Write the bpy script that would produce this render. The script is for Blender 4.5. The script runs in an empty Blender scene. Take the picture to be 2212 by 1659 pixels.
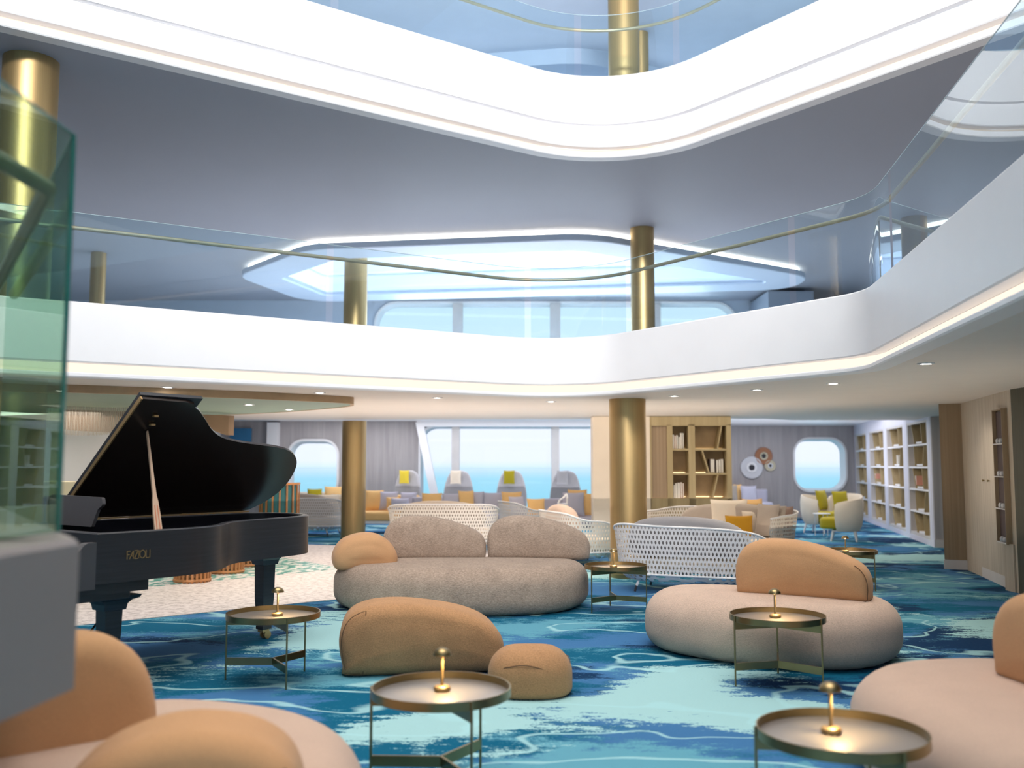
import bpy, bmesh, math, random
from mathutils import Vector, Matrix
random.seed(7)
PI = math.pi
C = bpy.context.scene.collection
SC = bpy.context.scene

# ------------------------------------------------------------------ camera
FPX, EYE = 2050.0, 1.5
TH = math.atan(175.5 / FPX)
cd = bpy.data.cameras.new('camera'); cam = bpy.data.objects.new('camera', cd); C.objects.link(cam)
cam.location = (0, 0, EYE); cam.rotation_euler = (PI/2 + TH, 0, 0)
cd.sensor_width = 36; cd.lens = FPX/2212*36; cd.clip_end = 9000; cd.clip_start = .05
cd.dof.use_dof = True; cd.dof.focus_distance = 8.6; cd.dof.aperture_fstop = 1.3
SC.camera = cam

def ray(px, py):
    a, b = px-1106., 829.5-py
    return Vector((a, FPX*math.cos(TH)-b*math.sin(TH), FPX*math.sin(TH)+b*math.cos(TH)))
def onz(px, py, z):
    d = ray(px, py); t = (z-EYE)/d.z; return Vector((d.x*t, d.y*t, z))
def ony(px, py, y):
    d = ray(px, py); t = y/d.y; return Vector((d.x*t, y, EYE+d.z*t))

# ------------------------------------------------------------------ materials
def newmat(name):
    m = bpy.data.materials.new(name); m.use_nodes = True
    nt = m.node_tree; nt.nodes.clear()
    o = nt.nodes.new('ShaderNodeOutputMaterial')
    return m, nt, o
def L(nt, a, b): nt.links.new(a, b)
def N(nt, t, **k):
    n = nt.nodes.new(t)
    for a, b in k.items():
        if a.startswith('i_'): n.inputs[a[2:].replace('_', ' ')].default_value = b
        else: setattr(n, a, b)
    return n
def coords(nt, scale=(1,1,1), kind='Object'):
    tc = N(nt, 'ShaderNodeTexCoord'); mp = N(nt, 'ShaderNodeMapping'); mp.inputs['Scale'].default_value = scale
    if kind == 'World':
        g = N(nt, 'ShaderNodeNewGeometry'); L(nt, g.outputs['Position'], mp.inputs['Vector'])
    else: L(nt, tc.outputs[kind], mp.inputs['Vector'])
    return mp.outputs['Vector']
def ramp(nt, fac, stops, interp='LINEAR'):
    r = N(nt, 'ShaderNodeValToRGB'); r.color_ramp.interpolation = interp
    e = r.color_ramp.elements
    while len(e) < len(stops): e.new(.5)
    for i, (p, c) in enumerate(stops): e[i].position = p; e[i].color = (*c, 1)
    L(nt, fac, r.inputs['Fac']); return r.outputs['Color']
def pmat(name, col, rough=.6, metal=0, var=.06, nscale=3, bump=0, bscale=300, stretch=(1,1,1), spec=.5, coat=0, sheen=0, kind='Object'):
    m, nt, o = newmat(name)
    b = N(nt, 'ShaderNodeBsdfPrincipled'); L(nt, b.outputs[0], o.inputs[0])
    b.inputs['Roughness'].default_value = rough; b.inputs['Metallic'].default_value = metal
    b.inputs['Specular IOR Level'].default_value = spec; b.inputs['Coat Weight'].default_value = coat
    b.inputs['Sheen Weight'].default_value = sheen
    v = coords(nt, stretch, kind)
    n = N(nt, 'ShaderNodeTexNoise', i_Scale=nscale, i_Detail=5.0); L(nt, v, n.inputs['Vector'])
    c0 = tuple(max(0, x*(1-var)) for x in col); c1 = tuple(min(1, x*(1+var)) for x in col)
    L(nt, ramp(nt, n.outputs['Fac'], [(.3, c0), (.7, c1)]), b.inputs['Base Color'])
    if bump:
        n2 = N(nt, 'ShaderNodeTexNoise', i_Scale=bscale, i_Detail=2.0); L(nt, v, n2.inputs['Vector'])
        bp = N(nt, 'ShaderNodeBump', i_Strength=bump, i_Distance=.004); L(nt, n2.outputs['Fac'], bp.inputs['Height'])
        L(nt, bp.outputs[0], b.inputs['Normal'])
    return m
def emat(name, col, s):
    m, nt, o = newmat(name)
    e = N(nt, 'ShaderNodeEmission', i_Strength=s); e.inputs['Color'].default_value = (*col, 1)
    n = N(nt, 'ShaderNodeTexNoise', i_Scale=1.5)
    L(nt, coords(nt), n.inputs['Vector'])
    L(nt, ramp(nt, n.outputs['Fac'], [(0, tuple(x*.97 for x in col)), (1, col)]), e.inputs['Color'])
    L(nt, e.outputs[0], o.inputs[0]); return m
def fabric(name, col, scale=160, bump=.35, var=.1):
    """woven upholstery: fine crossed weave plus heathering"""
    m, nt, o = newmat(name)
    b = N(nt, 'ShaderNodeBsdfPrincipled'); L(nt, b.outputs[0], o.inputs[0])
    b.inputs['Roughness'].default_value = .92; b.inputs['Specular IOR Level'].default_value = .15
    b.inputs['Sheen Weight'].default_value = .12
    v = coords(nt)
    n = N(nt, 'ShaderNodeTexNoise', i_Scale=scale, i_Detail=3.0); 
    mp = N(nt, 'ShaderNodeMapping'); mp.inputs['Scale'].default_value = (1, 1, 2.2); L(nt, v, mp.inputs['Vector']); L(nt, mp.outputs[0], n.inputs['Vector'])
    big = N(nt, 'ShaderNodeTexNoise', i_Scale=6.0, i_Detail=3.0); L(nt, v, big.inputs['Vector'])
    mx = N(nt, 'ShaderNodeMath', operation='MULTIPLY_ADD'); L(nt, n.outputs['Fac'], mx.inputs[0]); mx.inputs[1].default_value = .75
    mb = N(nt, 'ShaderNodeMath', operation='MULTIPLY'); L(nt, big.outputs['Fac'], mb.inputs[0]); mb.inputs[1].default_value = .25; L(nt, mb.outputs[0], mx.inputs[2])
    c0 = tuple(x*(1-var*1.6) for x in col); c1 = tuple(min(1, x*(1+var*1.3)) for x in col)
    L(nt, ramp(nt, mx.outputs[0], [(.32, c0), (.68, c1)]), b.inputs['Base Color'])
    bp = N(nt, 'ShaderNodeBump', i_Strength=bump, i_Distance=.006); L(nt, n.outputs['Fac'], bp.inputs['Height']); L(nt, bp.outputs[0], b.inputs['Normal'])
    return m
def glassmat(name, tint, rough=.0, refl=1.0):
    m, nt, o = newmat(name)
    t = N(nt, 'ShaderNodeBsdfTransparent'); g = N(nt, 'ShaderNodeBsdfGlossy', i_Roughness=rough)
    n = N(nt, 'ShaderNodeTexNoise', i_Scale=.7); L(nt, coords(nt), n.inputs['Vector'])
    L(nt, ramp(nt, n.outputs['Fac'], [(.2, tint), (.8, tuple(min(1, x*1.02) for x in tint))]), t.inputs['Color'])
    g.inputs['Color'].default_value = (.9, .97, 1, 1)
    f = N(nt, 'ShaderNodeFresnel', i_IOR=1.5)
    ge = N(nt, 'ShaderNodeNewGeometry'); io = N(nt, 'ShaderNodeMath', operation='MULTIPLY_ADD')   # same reflectance from both faces of the sheet
    L(nt, ge.outputs['Backfacing'], io.inputs[0]); io.inputs[1].default_value = 1/1.5-1.5; io.inputs[2].default_value = 1.5; L(nt, io.outputs[0], f.inputs['IOR'])
    k = N(nt, 'ShaderNodeMath', operation='MULTIPLY', use_clamp=True); L(nt, f.outputs[0], k.inputs[0]); k.inputs[1].default_value = 1.7*refl
    mix = N(nt, 'ShaderNodeMixShader'); L(nt, k.outputs[0], mix.inputs[0]); L(nt, t.outputs[0], mix.inputs[1]); L(nt, g.outputs[0], mix.inputs[2])
    L(nt, mix.outputs[0], o.inputs[0]); return m
def woodpanel(name, c0, c1, rough=.55, sx=9, sz=.35):
    m, nt, o = newmat(name)
    b = N(nt, 'ShaderNodeBsdfPrincipled'); L(nt, b.outputs[0], o.inputs[0]); b.inputs['Roughness'].default_value = rough
    v = coords(nt, (sx, sx, sz), 'World')
    n = N(nt, 'ShaderNodeTexNoise', i_Scale=1.0, i_Detail=8.0, i_Roughness=.65, i_Distortion=.4); L(nt, v, n.inputs['Vector'])
    L(nt, ramp(nt, n.outputs['Fac'], [(.3, c0), (.7, c1)]), b.inputs['Base Color'])
    bp = N(nt, 'ShaderNodeBump', i_Strength=.08); L(nt, n.outputs['Fac'], bp.inputs['Height']); L(nt, bp.outputs[0], b.inputs['Normal'])
    return m
def carpetmat():
    """woven watercolour seascape: broad blue and teal washes, pale foam patches with dry-brushed edges, thin foam lines"""
    m, nt, o = newmat('wave_carpet')
    b = N(nt, 'ShaderNodeBsdfPrincipled'); L(nt, b.outputs[0], o.inputs[0])
    b.inputs['Roughness'].default_value = .95; b.inputs['Specular IOR Level'].default_value = .08
    pos = coords(nt, (.62, 1.0, 1), 'World')
    w = N(nt, 'ShaderNodeTexNoise', i_Scale=.8, i_Detail=3.0); L(nt, pos, w.inputs['Vector'])
    ma = N(nt, 'ShaderNodeVectorMath', operation='MULTIPLY_ADD'); L(nt, w.outputs['Color'], ma.inputs[0]); ma.inputs[1].default_value = (1.5, .9, 0); L(nt, pos, ma.inputs[2])
    def noise(scale, detail, off, rough=.5, vec=None):
        mp = N(nt, 'ShaderNodeMapping'); mp.inputs['Location'].default_value = off; L(nt, vec or ma.outputs[0], mp.inputs['Vector'])
        n = N(nt, 'ShaderNodeTexNoise', i_Scale=scale, i_Detail=detail, i_Roughness=rough); L(nt, mp.outputs[0], n.inputs['Vector']); return n.outputs['Fac']
    brush = noise(9, 6, (3, 1, 0), .7, coords(nt, (.55, 1.3, 1), 'World'))
    grain = noise(55, 2, (0, 5, 0), .5, coords(nt, (1, 1, 1), 'World'))
    def math(op, a, c, d=None, clamp=False):
        n = N(nt, 'ShaderNodeMath', operation=op, use_clamp=clamp)
        for k, x in enumerate((a, c, d)):
            if x is None: continue
            if isinstance(x, (int, float)): n.inputs[k].default_value = x
            else: L(nt, x, n.inputs[k])
        return n.outputs[0]
    gb = math('MULTIPLY_ADD', grain, .35, math('MULTIPLY_ADD', brush, 1.0, -.675))      # signed dry-brush offset
    def mask(src, lo, hi, amt):
        v = math('MULTIPLY_ADD', gb, amt, src); mr = N(nt, 'ShaderNodeMapRange', interpolation_type='SMOOTHSTEP')
        mr.inputs['From Min'].default_value = lo; mr.inputs['From Max'].default_value = hi; L(nt, v, mr.inputs['Value']); return mr.outputs[0]
    def mixc(f, a, c):
        n = N(nt, 'ShaderNodeMix', data_type='RGBA'); L(nt, f, n.inputs['Factor'])
        for k, x in (('A', a), ('B', c)):
            if isinstance(x, tuple): n.inputs[k].default_value = (*x, 1)
            else: L(nt, x, n.inputs[k])
        return n.outputs['Result']
    navy, teal, blue, aqua, pale = (.006,.035,.10), (.006,.115,.21), (.055,.175,.37), (.12,.35,.46), (.36,.61,.64)
    c = mixc(mask(noise(.75, 2, (7, 3, 0)), .47, .53, .22), blue, teal)
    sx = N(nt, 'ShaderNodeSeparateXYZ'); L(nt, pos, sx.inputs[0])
    east = N(nt, 'ShaderNodeMapRange'); east.inputs['From Min'].default_value = 1.1; east.inputs['From Max'].default_value = 2.6; east.inputs['To Max'].default_value = .11; L(nt, sx.outputs[0], east.inputs['Value'])   # more navy toward the right wall, painting in the lower light there
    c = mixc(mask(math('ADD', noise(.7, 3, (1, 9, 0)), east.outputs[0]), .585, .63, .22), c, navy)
    c = mixc(mask(noise(.9, 3, (12, 2, 0)), .53, .64, .55), c, aqua)
    c = mixc(mask(noise(.62, 2, (4, 14, 0)), .575, .605, .30), c, pale)
    ln = math('ABSOLUTE', math('SUBTRACT', noise(.8, 2, (21, 6, 0)), .5), None)
    mr = N(nt, 'ShaderNodeMapRange'); mr.inputs['From Min'].default_value = .012; mr.inputs['From Max'].default_value = .004; L(nt, math('MULTIPLY_ADD', gb, .012, ln), mr.inputs['Value'])
    c = mixc(math('MULTIPLY', mr.outputs[0], .75), c, (.38,.66,.70))
    L(nt, c, b.inputs['Base Color'])
    bp = N(nt, 'ShaderNodeBump', i_Strength=.25, i_Distance=.01); L(nt, grain, bp.inputs['Height']); L(nt, bp.outputs[0], b.inputs['Normal'])
    return m
def floormat():
    m, nt, o = newmat('pale_dance_floor')
    b = N(nt, 'ShaderNodeBsdfPrincipled'); L(nt, b.outputs[0], o.inputs[0]); b.inputs['Roughness'].default_value = .5
    n = N(nt, 'ShaderNodeTexNoise', i_Scale=1.0, i_Detail=6.0, i_Roughness=.7); L(nt, coords(nt, (14, 14, 14), 'World'), n.inputs['Vector'])
    L(nt, ramp(nt, n.outputs['Fac'], [(.36, (.42,.36,.355)), (.52, (.72,.655,.64)), (.7, (.86,.80,.79))]), b.inputs['Base Color'])
    return m
def mosaicmat():
    m, nt, o = newmat('teal_mosaic')
    b = N(nt, 'ShaderNodeBsdfPrincipled'); L(nt, b.outputs[0], o.inputs[0]); b.inputs['Roughness'].default_value = .4
    n = N(nt, 'ShaderNodeTexNoise', i_Scale=1.0, i_Detail=3.0, i_Roughness=.6); L(nt, coords(nt, (9, 5, 9), 'World'), n.inputs['Vector'])
    L(nt, ramp(nt, n.outputs['Fac'], [(.42, (.05,.27,.24)), (.49, (.16,.45,.4)), (.53, (.72,.66,.64)), (.7, (.82,.78,.76))]), b.inputs['Base Color'])
    return m
def latticemat(name, col):
    """moulded shell pierced by staggered oval holes (uv in cells)"""
    m, nt, o = newmat(name)
    b = N(nt, 'ShaderNodeBsdfPrincipled', i_Roughness=.55); b.inputs['Base Color'].default_value = (*col, 1)
    t = N(nt, 'ShaderNodeBsdfTransparent')
    uv = N(nt, 'ShaderNodeUVMap'); sp = N(nt, 'ShaderNodeSeparateXYZ'); L(nt, uv.outputs[0], sp.inputs[0])
    def M(op, a, bb=None, cc=None):
        n = N(nt, 'ShaderNodeMath', operation=op)
        for i, x in enumerate((a, bb, cc)):
            if x is None: continue
            if isinstance(x, (int, float)): n.inputs[i].default_value = x
            else: L(nt, x, n.inputs[i])
        return n.outputs[0]
    row = M('FLOOR', sp.outputs[1]); odd = M('MODULO', M('ABSOLUTE', row), 2)
    fx = M('SUBTRACT', M('FRACT', M('MULTIPLY_ADD', odd, .5, sp.outputs[0])), .5)
    fy = M('SUBTRACT', M('FRACT', sp.outputs[1]), .5)
    d = M('ADD', M('POWER', M('ABSOLUTE', M('DIVIDE', fx, .25)), 2), M('POWER', M('ABSOLUTE', M('DIVIDE', fy, .35)), 2))
    hole = M('LESS_THAN', d, 1)
    mix = N(nt, 'ShaderNodeMixShader'); L(nt, hole, mix.inputs[0]); L(nt, b.outputs[0], mix.inputs[1]); L(nt, t.outputs[0], mix.inputs[2])
    L(nt, mix.outputs[0], o.inputs[0]); return m

M = {}
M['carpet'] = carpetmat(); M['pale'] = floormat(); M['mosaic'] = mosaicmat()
M['white'] = pmat('white_paint', (.86,.85,.87), .45, var=.01)
M['ceil1'] = pmat('ceiling_paint', (.82,.745,.69), .6, var=.015)
M['ceil2'] = pmat('blue_grey_ceiling', (.345,.36,.42), .6, var=.02, nscale=.4)
M['ceil3'] = pmat('pale_blue_ceiling', (.66,.72,.81), .6, var=.02)
M['soffit'] = pmat('blue_soffit', (.30,.38,.50), .6, var=.02)
M['warmcove'] = emat('warm_cove_light', (1,.84,.68), 1.2)
M['coolcove'] = emat('white_cove_light', (1,.95,.84), 5)
M['skypanel'] = emat('ceiling_light_panel', (1,.97,.93), .45)
M['downlight'] = emat('downlight_lens', (1,.93,.8), 25)
M['lampbulb'] = emat('lamp_bulb', (1,.72,.35), 25)
M['shelfglow'] = emat('shelf_strip_light', (1,.78,.45), 3)
M['brass'] = pmat('brushed_brass', (.50,.345,.16), .42, .85, var=.07, nscale=2, stretch=(40,40,.4))
M['darkbrass'] = pmat('aged_bronze', (.32,.24,.12), .32, 1, var=.08, nscale=8)
M['trayin'] = pmat('tray_inlay', (.42,.385,.36), .36, .75, var=.06)
M['rail'] = pmat('bronze_handrail', (.42,.36,.25), .4, .6, var=.06)
M['glass'] = glassmat('balustrade_glass', (.82,.93,.965))
M['glassg'] = glassmat('green_tinted_glass', (.68,.81,.72), refl=.4)
M['pane'] = glassmat('window_pane', (.97,.99,1), refl=.35)
M['edge'] = pmat('green_glass_edge', (.02,.2,.17), .15, var=.2); M['edgepale'] = pmat('pale_glass_edge', (.35,.45,.5), .2, var=.1)
M['landing'] = pmat('grey_landing_paint', (.29,.25,.24), .5, var=.02)
M['wood'] = woodpanel('grey_wood_panel', (.34,.31,.32), (.47,.44,.44))
M['oak'] = woodpanel('pale_oak', (.33,.25,.125), (.46,.36,.20))
M['tanwood'] = woodpanel('tan_wood', (.25,.17,.10), (.36,.26,.165), sx=30)
M['walloak'] = woodpanel('bleached_oak_wall', (.40,.33,.25), (.58,.5,.41), sx=24, sz=1.2)
M['rimwood'] = pmat('curved_wood_rim', (.52,.35,.2), .5, var=.1, nscale=4)
M['greendisc'] = pmat('sage_green_ceiling', (.28,.36,.29), .55, var=.02)
M['greenwall'] = woodpanel('olive_wood', (.045,.042,.025), (.075,.07,.042), sx=20)
M['beigewall'] = pmat('beige_wall', (.70,.60,.49), .6, var=.03)
M['shelfback'] = pmat('shelf_back_oak', (.44,.31,.17), .6, var=.12, nscale=5)
M['shelfgrey'] = pmat('shelf_grey', (.62,.59,.58), .5, var=.04)
M['taupe'] = fabric('taupe_boucle', (.40,.305,.24), 55, .8, .2)
M['beige'] = fabric('pale_beige_fabric', (.62,.46,.365), 90, .5, .11)
M['peach'] = fabric('peach_fabric', (.60,.335,.17), 170, .4, .07)
M['tan'] = fabric('tan_woven_fabric', (.50,.275,.135), 105, .7, .16)
M['pinkbeige'] = fabric('pinkish_beige_fabric', (.58,.42,.33), 150, .35, .06)
M['seam'] = pmat('dark_seam', (.13,.07,.04), .9)
M['seamtaupe'] = pmat('taupe_seam', (.22,.18,.15), .9)
M['lattice'] = latticemat('white_lattice', (.74,.71,.71)); M['lattice2'] = latticemat('warm_white_lattice', (.74,.69,.63))
M['whiteframe'] = pmat('white_metal', (.78,.77,.78), .4, var=.02)
M['greycush'] = fabric('grey_cushion', (.29,.275,.285), 160, .3, .06)
M['warmgrey'] = fabric('warm_grey_cushion', (.42,.36,.31), 160, .3, .06)
M['lilac'] = fabric('lilac_grey_fabric', (.55,.54,.65), 160, .3, .05)
M['orange'] = fabric('orange_fabric', (.92,.58,.25), 160, .3, .05)
M['mustard'] = fabric('mustard_fabric', (.52,.26,.02), 160, .3, .06)
M['olive'] = fabric('olive_yellow_fabric', (.38,.31,.02), 160, .3, .07)
M['yellow'] = fabric('yellow_fabric', (.75,.58,.06), 160, .3, .05)
M['cream'] = fabric('cream_fabric', (.80,.70,.58), 160, .3, .05)
M['brownc'] = fabric('brown_cushion', (.34,.245,.21), 160, .3, .06)
M['chairgrey'] = fabric('chair_grey_fabric', (.46,.45,.475), 130, .3, .08)
M['dark'] = pmat('dark_tip', (.02,.02,.03), .5)
M['copper'] = pmat('copper_slat', (.45,.20,.075), .45, .3, var=.12, nscale=7)
M['teal'] = fabric('teal_upholstery', (.05,.17,.19), 120, .3, .1)
M['bluepanel'] = pmat('blue_panel', (.04,.19,.38), .5, var=.15, nscale=2)
M['tealpanel'] = pmat('teal_panel', (.05,.25,.28), .5, var=.1)
M['pianocase'] = pmat('charcoal_piano_lacquer', (.026,.026,.031), .36, 0, var=.25, nscale=2, stretch=(1,1,30), spec=.6)
M['pianoblack'] = pmat('black_polish', (.006,.006,.009), .16, 0, var=.1, spec=.6)
M['pianogrey'] = pmat('piano_grey_satin', (.085,.08,.085), .4, 0, var=.06)
M['gold'] = pmat('piano_brass', (.55,.36,.17), .35, .8, var=.08)
M['propwood'] = pmat('prop_stick_lacquer', (.40,.28,.20), .45, .3, var=.06)
M['keyw'] = pmat('ivory_keys', (.8,.78,.72), .3); M['keyb'] = pmat('ebony_keys', (.01,.01,.012), .3)
M['fringe'] = pmat('fringe_thread', (.66,.58,.5), .8, var=.05)
M['counter'] = pmat('bar_counter_top', (.74,.64,.45), .45, var=.06)
M['bookw'] = pmat('white_book', (.82,.79,.73), .7); M['bookr'] = pmat('rust_book', (.42,.13,.06), .7)
M['bookd'] = pmat('dark_book', (.09,.06,.06), .7); M['bookc'] = pmat('coral_book', (.75,.35,.26), .7)
M['discw'] = pmat('white_disc', (.66,.66,.70), .5, var=.03); M['discr'] = pmat('rust_disc', (.36,.15,.07), .5, var=.05)
M['discg'] = pmat('gold_disc', (.58,.52,.38), .5, var=.05)
def seamat():
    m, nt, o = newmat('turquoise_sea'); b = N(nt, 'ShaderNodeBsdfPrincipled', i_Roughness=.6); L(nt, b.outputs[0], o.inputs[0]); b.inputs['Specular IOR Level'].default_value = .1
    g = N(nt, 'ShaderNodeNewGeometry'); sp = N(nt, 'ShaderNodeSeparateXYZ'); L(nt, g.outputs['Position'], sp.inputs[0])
    d = N(nt, 'ShaderNodeMath', operation='DIVIDE'); d.inputs[0].default_value = 380; L(nt, sp.outputs['Y'], d.inputs[1])   # distance haze painted into the sea colour
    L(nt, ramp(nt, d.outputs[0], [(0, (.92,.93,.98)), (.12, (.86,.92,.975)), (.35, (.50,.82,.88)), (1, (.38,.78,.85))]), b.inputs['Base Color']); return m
M['sea'] = seamat()

# ------------------------------------------------------------------ mesh builder
class MB:
    def __init__(s): s.v = []; s.f = []; s.uv = None
    def add(s, v, f):
        o = len(s.v); s.v += [tuple(p) for p in v]; s.f += [tuple(i+o for i in q) for q in f]; return s
    def box(s, c, d, rz=0, M4=None):
        x, y, z = d[0]/2, d[1]/2, d[2]/2
        R = Matrix.Rotation(rz, 3, 'Z')
        vs = [Vector(c) + R @ Vector((a*x, b*y, e*z)) for a in (-1, 1) for b in (-1, 1) for e in (-1, 1)]
        return s.add(vs, [(0,1,3,2), (4,6,7,5), (0,4,5,1), (2,3,7,6), (0,2,6,4), (1,5,7,3)])
    def bar(s, a, b, w, t, up=(0,0,1)):
        a, b = Vector(a), Vector(b); d = (b-a).normalized(); u = Vector(up)
        if abs(d.dot(u)) > .99: u = Vector((1,0,0))
        n = d.cross(u).normalized(); u = n.cross(d)
        vs = [p + n*(i*w/2) + u*(j*t/2) for p in (a, b) for i, j in ((-1,-1), (1,-1), (1,1), (-1,1))]
        return s.add(vs, [(3,2,1,0), (4,5,6,7), (0,1,5,4), (1,2,6,5), (2,3,7,6), (3,0,4,7)])
    def tube(s, pts, r, n=10, closed=False, cap=True):
        pts = [Vector(p) for p in pts]; k = len(pts); rs = r if isinstance(r, (list, tuple)) else [r]*k
        vs = []; fs = []; prev = None
        for i, p in enumerate(pts):
            if closed: t = (pts[(i+1) % k]-pts[i-1]).normalized()
            else: t = (pts[min(i+1, k-1)]-pts[max(i-1, 0)]).normalized()
            if prev is None:
                u = Vector((0,0,1)) if abs(t.z) < .9 else Vector((1,0,0))
            else: u = prev
            a = t.cross(u).normalized(); u = a.cross(t).normalized(); prev = u
            for j in range(n):
                q = 2*PI*j/n; vs.append(p + (a*math.cos(q) + u*math.sin(q))*rs[i])
        for i in range(k if closed else k-1):
            for j in range(n):
                i2 = (i+1) % k
                fs.append((i*n+j, i*n+(j+1) % n, i2*n+(j+1) % n, i2*n+j))
        if cap and not closed: fs += [tuple(range(n))[::-1], tuple((k-1)*n+j for j in range(n))]
        return s.add(vs, fs)
    def lathe(s, prof, c=(0,0,0), n=48, cap=True):
        vs = []; fs = []
        for r, z in prof:
            for j in range(n): vs.append((c[0]+r*math.cos(2*PI*j/n), c[1]+r*math.sin(2*PI*j/n), c[2]+z))
        for i in range(len(prof)-1):
            for j in range(n): fs.append((i*n+j, i*n+(j+1) % n, (i+1)*n+(j+1) % n, (i+1)*n+j))
        if cap: fs += [tuple(range(n))[::-1], tuple((len(prof)-1)*n+j for j in range(n))]
        return s.add(vs, fs)
    def prism(s, poly, z0, z1):
        n = len(poly); vs = [(x, y, z0) for x, y in poly] + [(x, y, z1) for x, y in poly]
        return s.add(vs, [tuple(range(n))[::-1], tuple(range(n, 2*n))] + [(i, (i+1) % n, n+(i+1) % n, n+i) for i in range(n)])
    def xf(s, M4, start=0):
        for i in range(start, len(s.v)): s.v[i] = tuple(M4 @ Vector(s.v[i]))
        return s
    def build(s, name, mat, parent=None, smooth=False, angle=40):
        me = bpy.data.meshes.new(name); me.from_pydata(s.v, [], s.f); me.update()
        bm = bmesh.new(); bm.from_mesh(me); bmesh.ops.recalc_face_normals(bm, faces=bm.faces)
        if s.uv:
            lay = bm.loops.layers.uv.new('UVMap'); bm.verts.ensure_lookup_table()
            for f in bm.faces:
                for l in f.loops: l[lay].uv = s.uv[l.vert.index]
        bm.to_mesh(me); bm.free()
        me.materials.append(mat)
        o = bpy.data.objects.new(name, me); C.objects.link(o)
        if parent: o.parent = parent
        if smooth:
            me.shade_smooth()
            if angle < 180:
                try: me.set_sharp_from_angle(angle=math.radians(angle))
                except Exception: pass
        return o

def tag(o, label=None, cat=None, group=None, kind=None):
    for k, v in (('label', label), ('category', cat), ('group', group), ('kind', kind)):
        if v: o[k] = v
    return o
def thing(name, label, cat, loc=(0,0,0), rz=0, group=None):
    o = bpy.data.objects.new(name, None); C.objects.link(o); o.empty_display_size = .1
    o.location = loc; o.rotation_euler = (0, 0, rz)
    return tag(o, label, cat, group)
def struct(name, mb, mat, parent=None, smooth=False, angle=40):
    o = mb.build(name, mat, parent, smooth, angle)
    if not parent: o['kind'] = 'structure'
    return o
KIDS = {}
def dup(root, label, loc, rz=0, group=None):
    def cp(o, par):
        c = o.copy(); C.objects.link(c); c.parent = par
        for ch in o.children: cp(ch, c)
        return c
    r = cp(root, None); r.location = loc; r.rotation_euler = (0, 0, rz); r['label'] = label
    if group: r['group'] = group
    return r

# ------------------------------------------------------------------ curves
def catmull(pts, per=8, closed=True):
    n = len(pts); out = []
    rng = range(n) if closed else range(n-1)
    for i in rng:
        if closed: p = [pts[(i+k) % n] for k in (-1, 0, 1, 2)]
        else: p = [pts[min(max(i+k, 0), n-1)] for k in (-1, 0, 1, 2)]
        for j in range(per):
            t = j/per
            out.append(tuple(.5*((2*p[1][d]) + (-p[0][d]+p[2][d])*t + (2*p[0][d]-5*p[1][d]+4*p[2][d]-p[3][d])*t*t + (-p[0][d]+3*p[1][d]-3*p[2][d]+p[3][d])*t**3) for d in range(len(pts[0]))))
    if not closed: out.append(tuple(pts[-1]))
    return out
def resample(pts, n):
    P = [Vector(p) for p in pts] + [Vector(pts[0])]
    d = [0]
    for a, b in zip(P, P[1:]): d.append(d[-1]+(b-a).length)
    out = []; k = 0
    for i in range(n):
        t = d[-1]*i/n
        while d[k+1] < t: k += 1
        f = (t-d[k])/max(1e-9, d[k+1]-d[k]); out.append(tuple(P[k].lerp(P[k+1], f)))
    return out
def superell(a, b, n=2.4, k=72):
    out = []
    for i in range(k):
        t = 2*PI*i/k; c, s = math.cos(t), math.sin(t)
        out.append((a*math.copysign(abs(c)**(2/n), c), b*math.copysign(abs(s)**(2/n), s)))
    return out
def fillet(poly, radii, seg=10, closed=True):
    n = len(poly); out = []
    for i in range(n):
        p = Vector(poly[i]); r = radii[i] if isinstance(radii, (list, tuple)) else radii
        if (not closed and i in (0, n-1)) or r <= 0: out.append(tuple(p)); continue
        a = (Vector(poly[i-1])-p); b = (Vector(poly[(i+1) % n])-p); la, lb = a.length, b.length; a.normalize(); b.normalize()
        ang = a.angle(b); t = min(r/math.tan(ang/2), la*.48, lb*.48); rr = t*math.tan(ang/2)
        c = p + (a+b).normalized()*(rr/math.sin(ang/2))
        s0 = p+a*t-c; s1 = p+b*t-c; tot = s0.angle(s1)
        cr = s0.x*s1.y-s0.y*s1.x
        for k in range(seg+1):
            th = tot*k/seg*(1 if cr > 0 else -1)
            out.append((c.x+s0.x*math.cos(th)-s0.y*math.sin(th), c.y+s0.x*math.sin(th)+s0.y*math.cos(th)))
    return out
def area(p): return .5*sum(p[i][0]*p[(i+1) % len(p)][1]-p[(i+1) % len(p)][0]*p[i][1] for i in range(len(p)))
def normals(pts, closed=True):
    """outward normals of a counter-clockwise curve"""
    n = len(pts); out = []
    for i in range(n):
        if closed: a, b, c = pts[i-1], pts[i], pts[(i+1) % n]
        else: a, b, c = pts[max(i-1, 0)], pts[i], pts[min(i+1, n-1)]
        e = []
        for p, q in ((a, b), (b, c)):
            d = Vector((q[0]-p[0], q[1]-p[1]))
            if d.length > 1e-9: d.normalize(); e.append(Vector((d.y, -d.x)))
        if not e: e = [Vector((1, 0))]
        m = (e[0]+e[-1]); m.normalize(); k = max(.5, m.dot(e[0])); out.append(m/k)
    return out
def offset(pts, d, closed=True): return [(p[0]+n.x*d, p[1]+n.y*d) for p, n in zip(pts, normals(pts, closed))]
def sweep(mb, path, prof, closed=True, loop_prof=False):
    """profile = [(outward offset, z)] carried along a plan curve"""
    rings = [[(x, y, z) for x, y in offset(path, s, closed)] for s, z in prof]
    n = len(path); o = []
    for r in rings: o += r
    f = []; k = len(rings)
    for i in range(k if loop_prof else k-1):
        i2 = (i+1) % k
        for j in range(n if closed else n-1):
            f.append((i*n+j, i*n+(j+1) % n, i2*n+(j+1) % n, i2*n+j))
    return mb.add(o, f)
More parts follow.
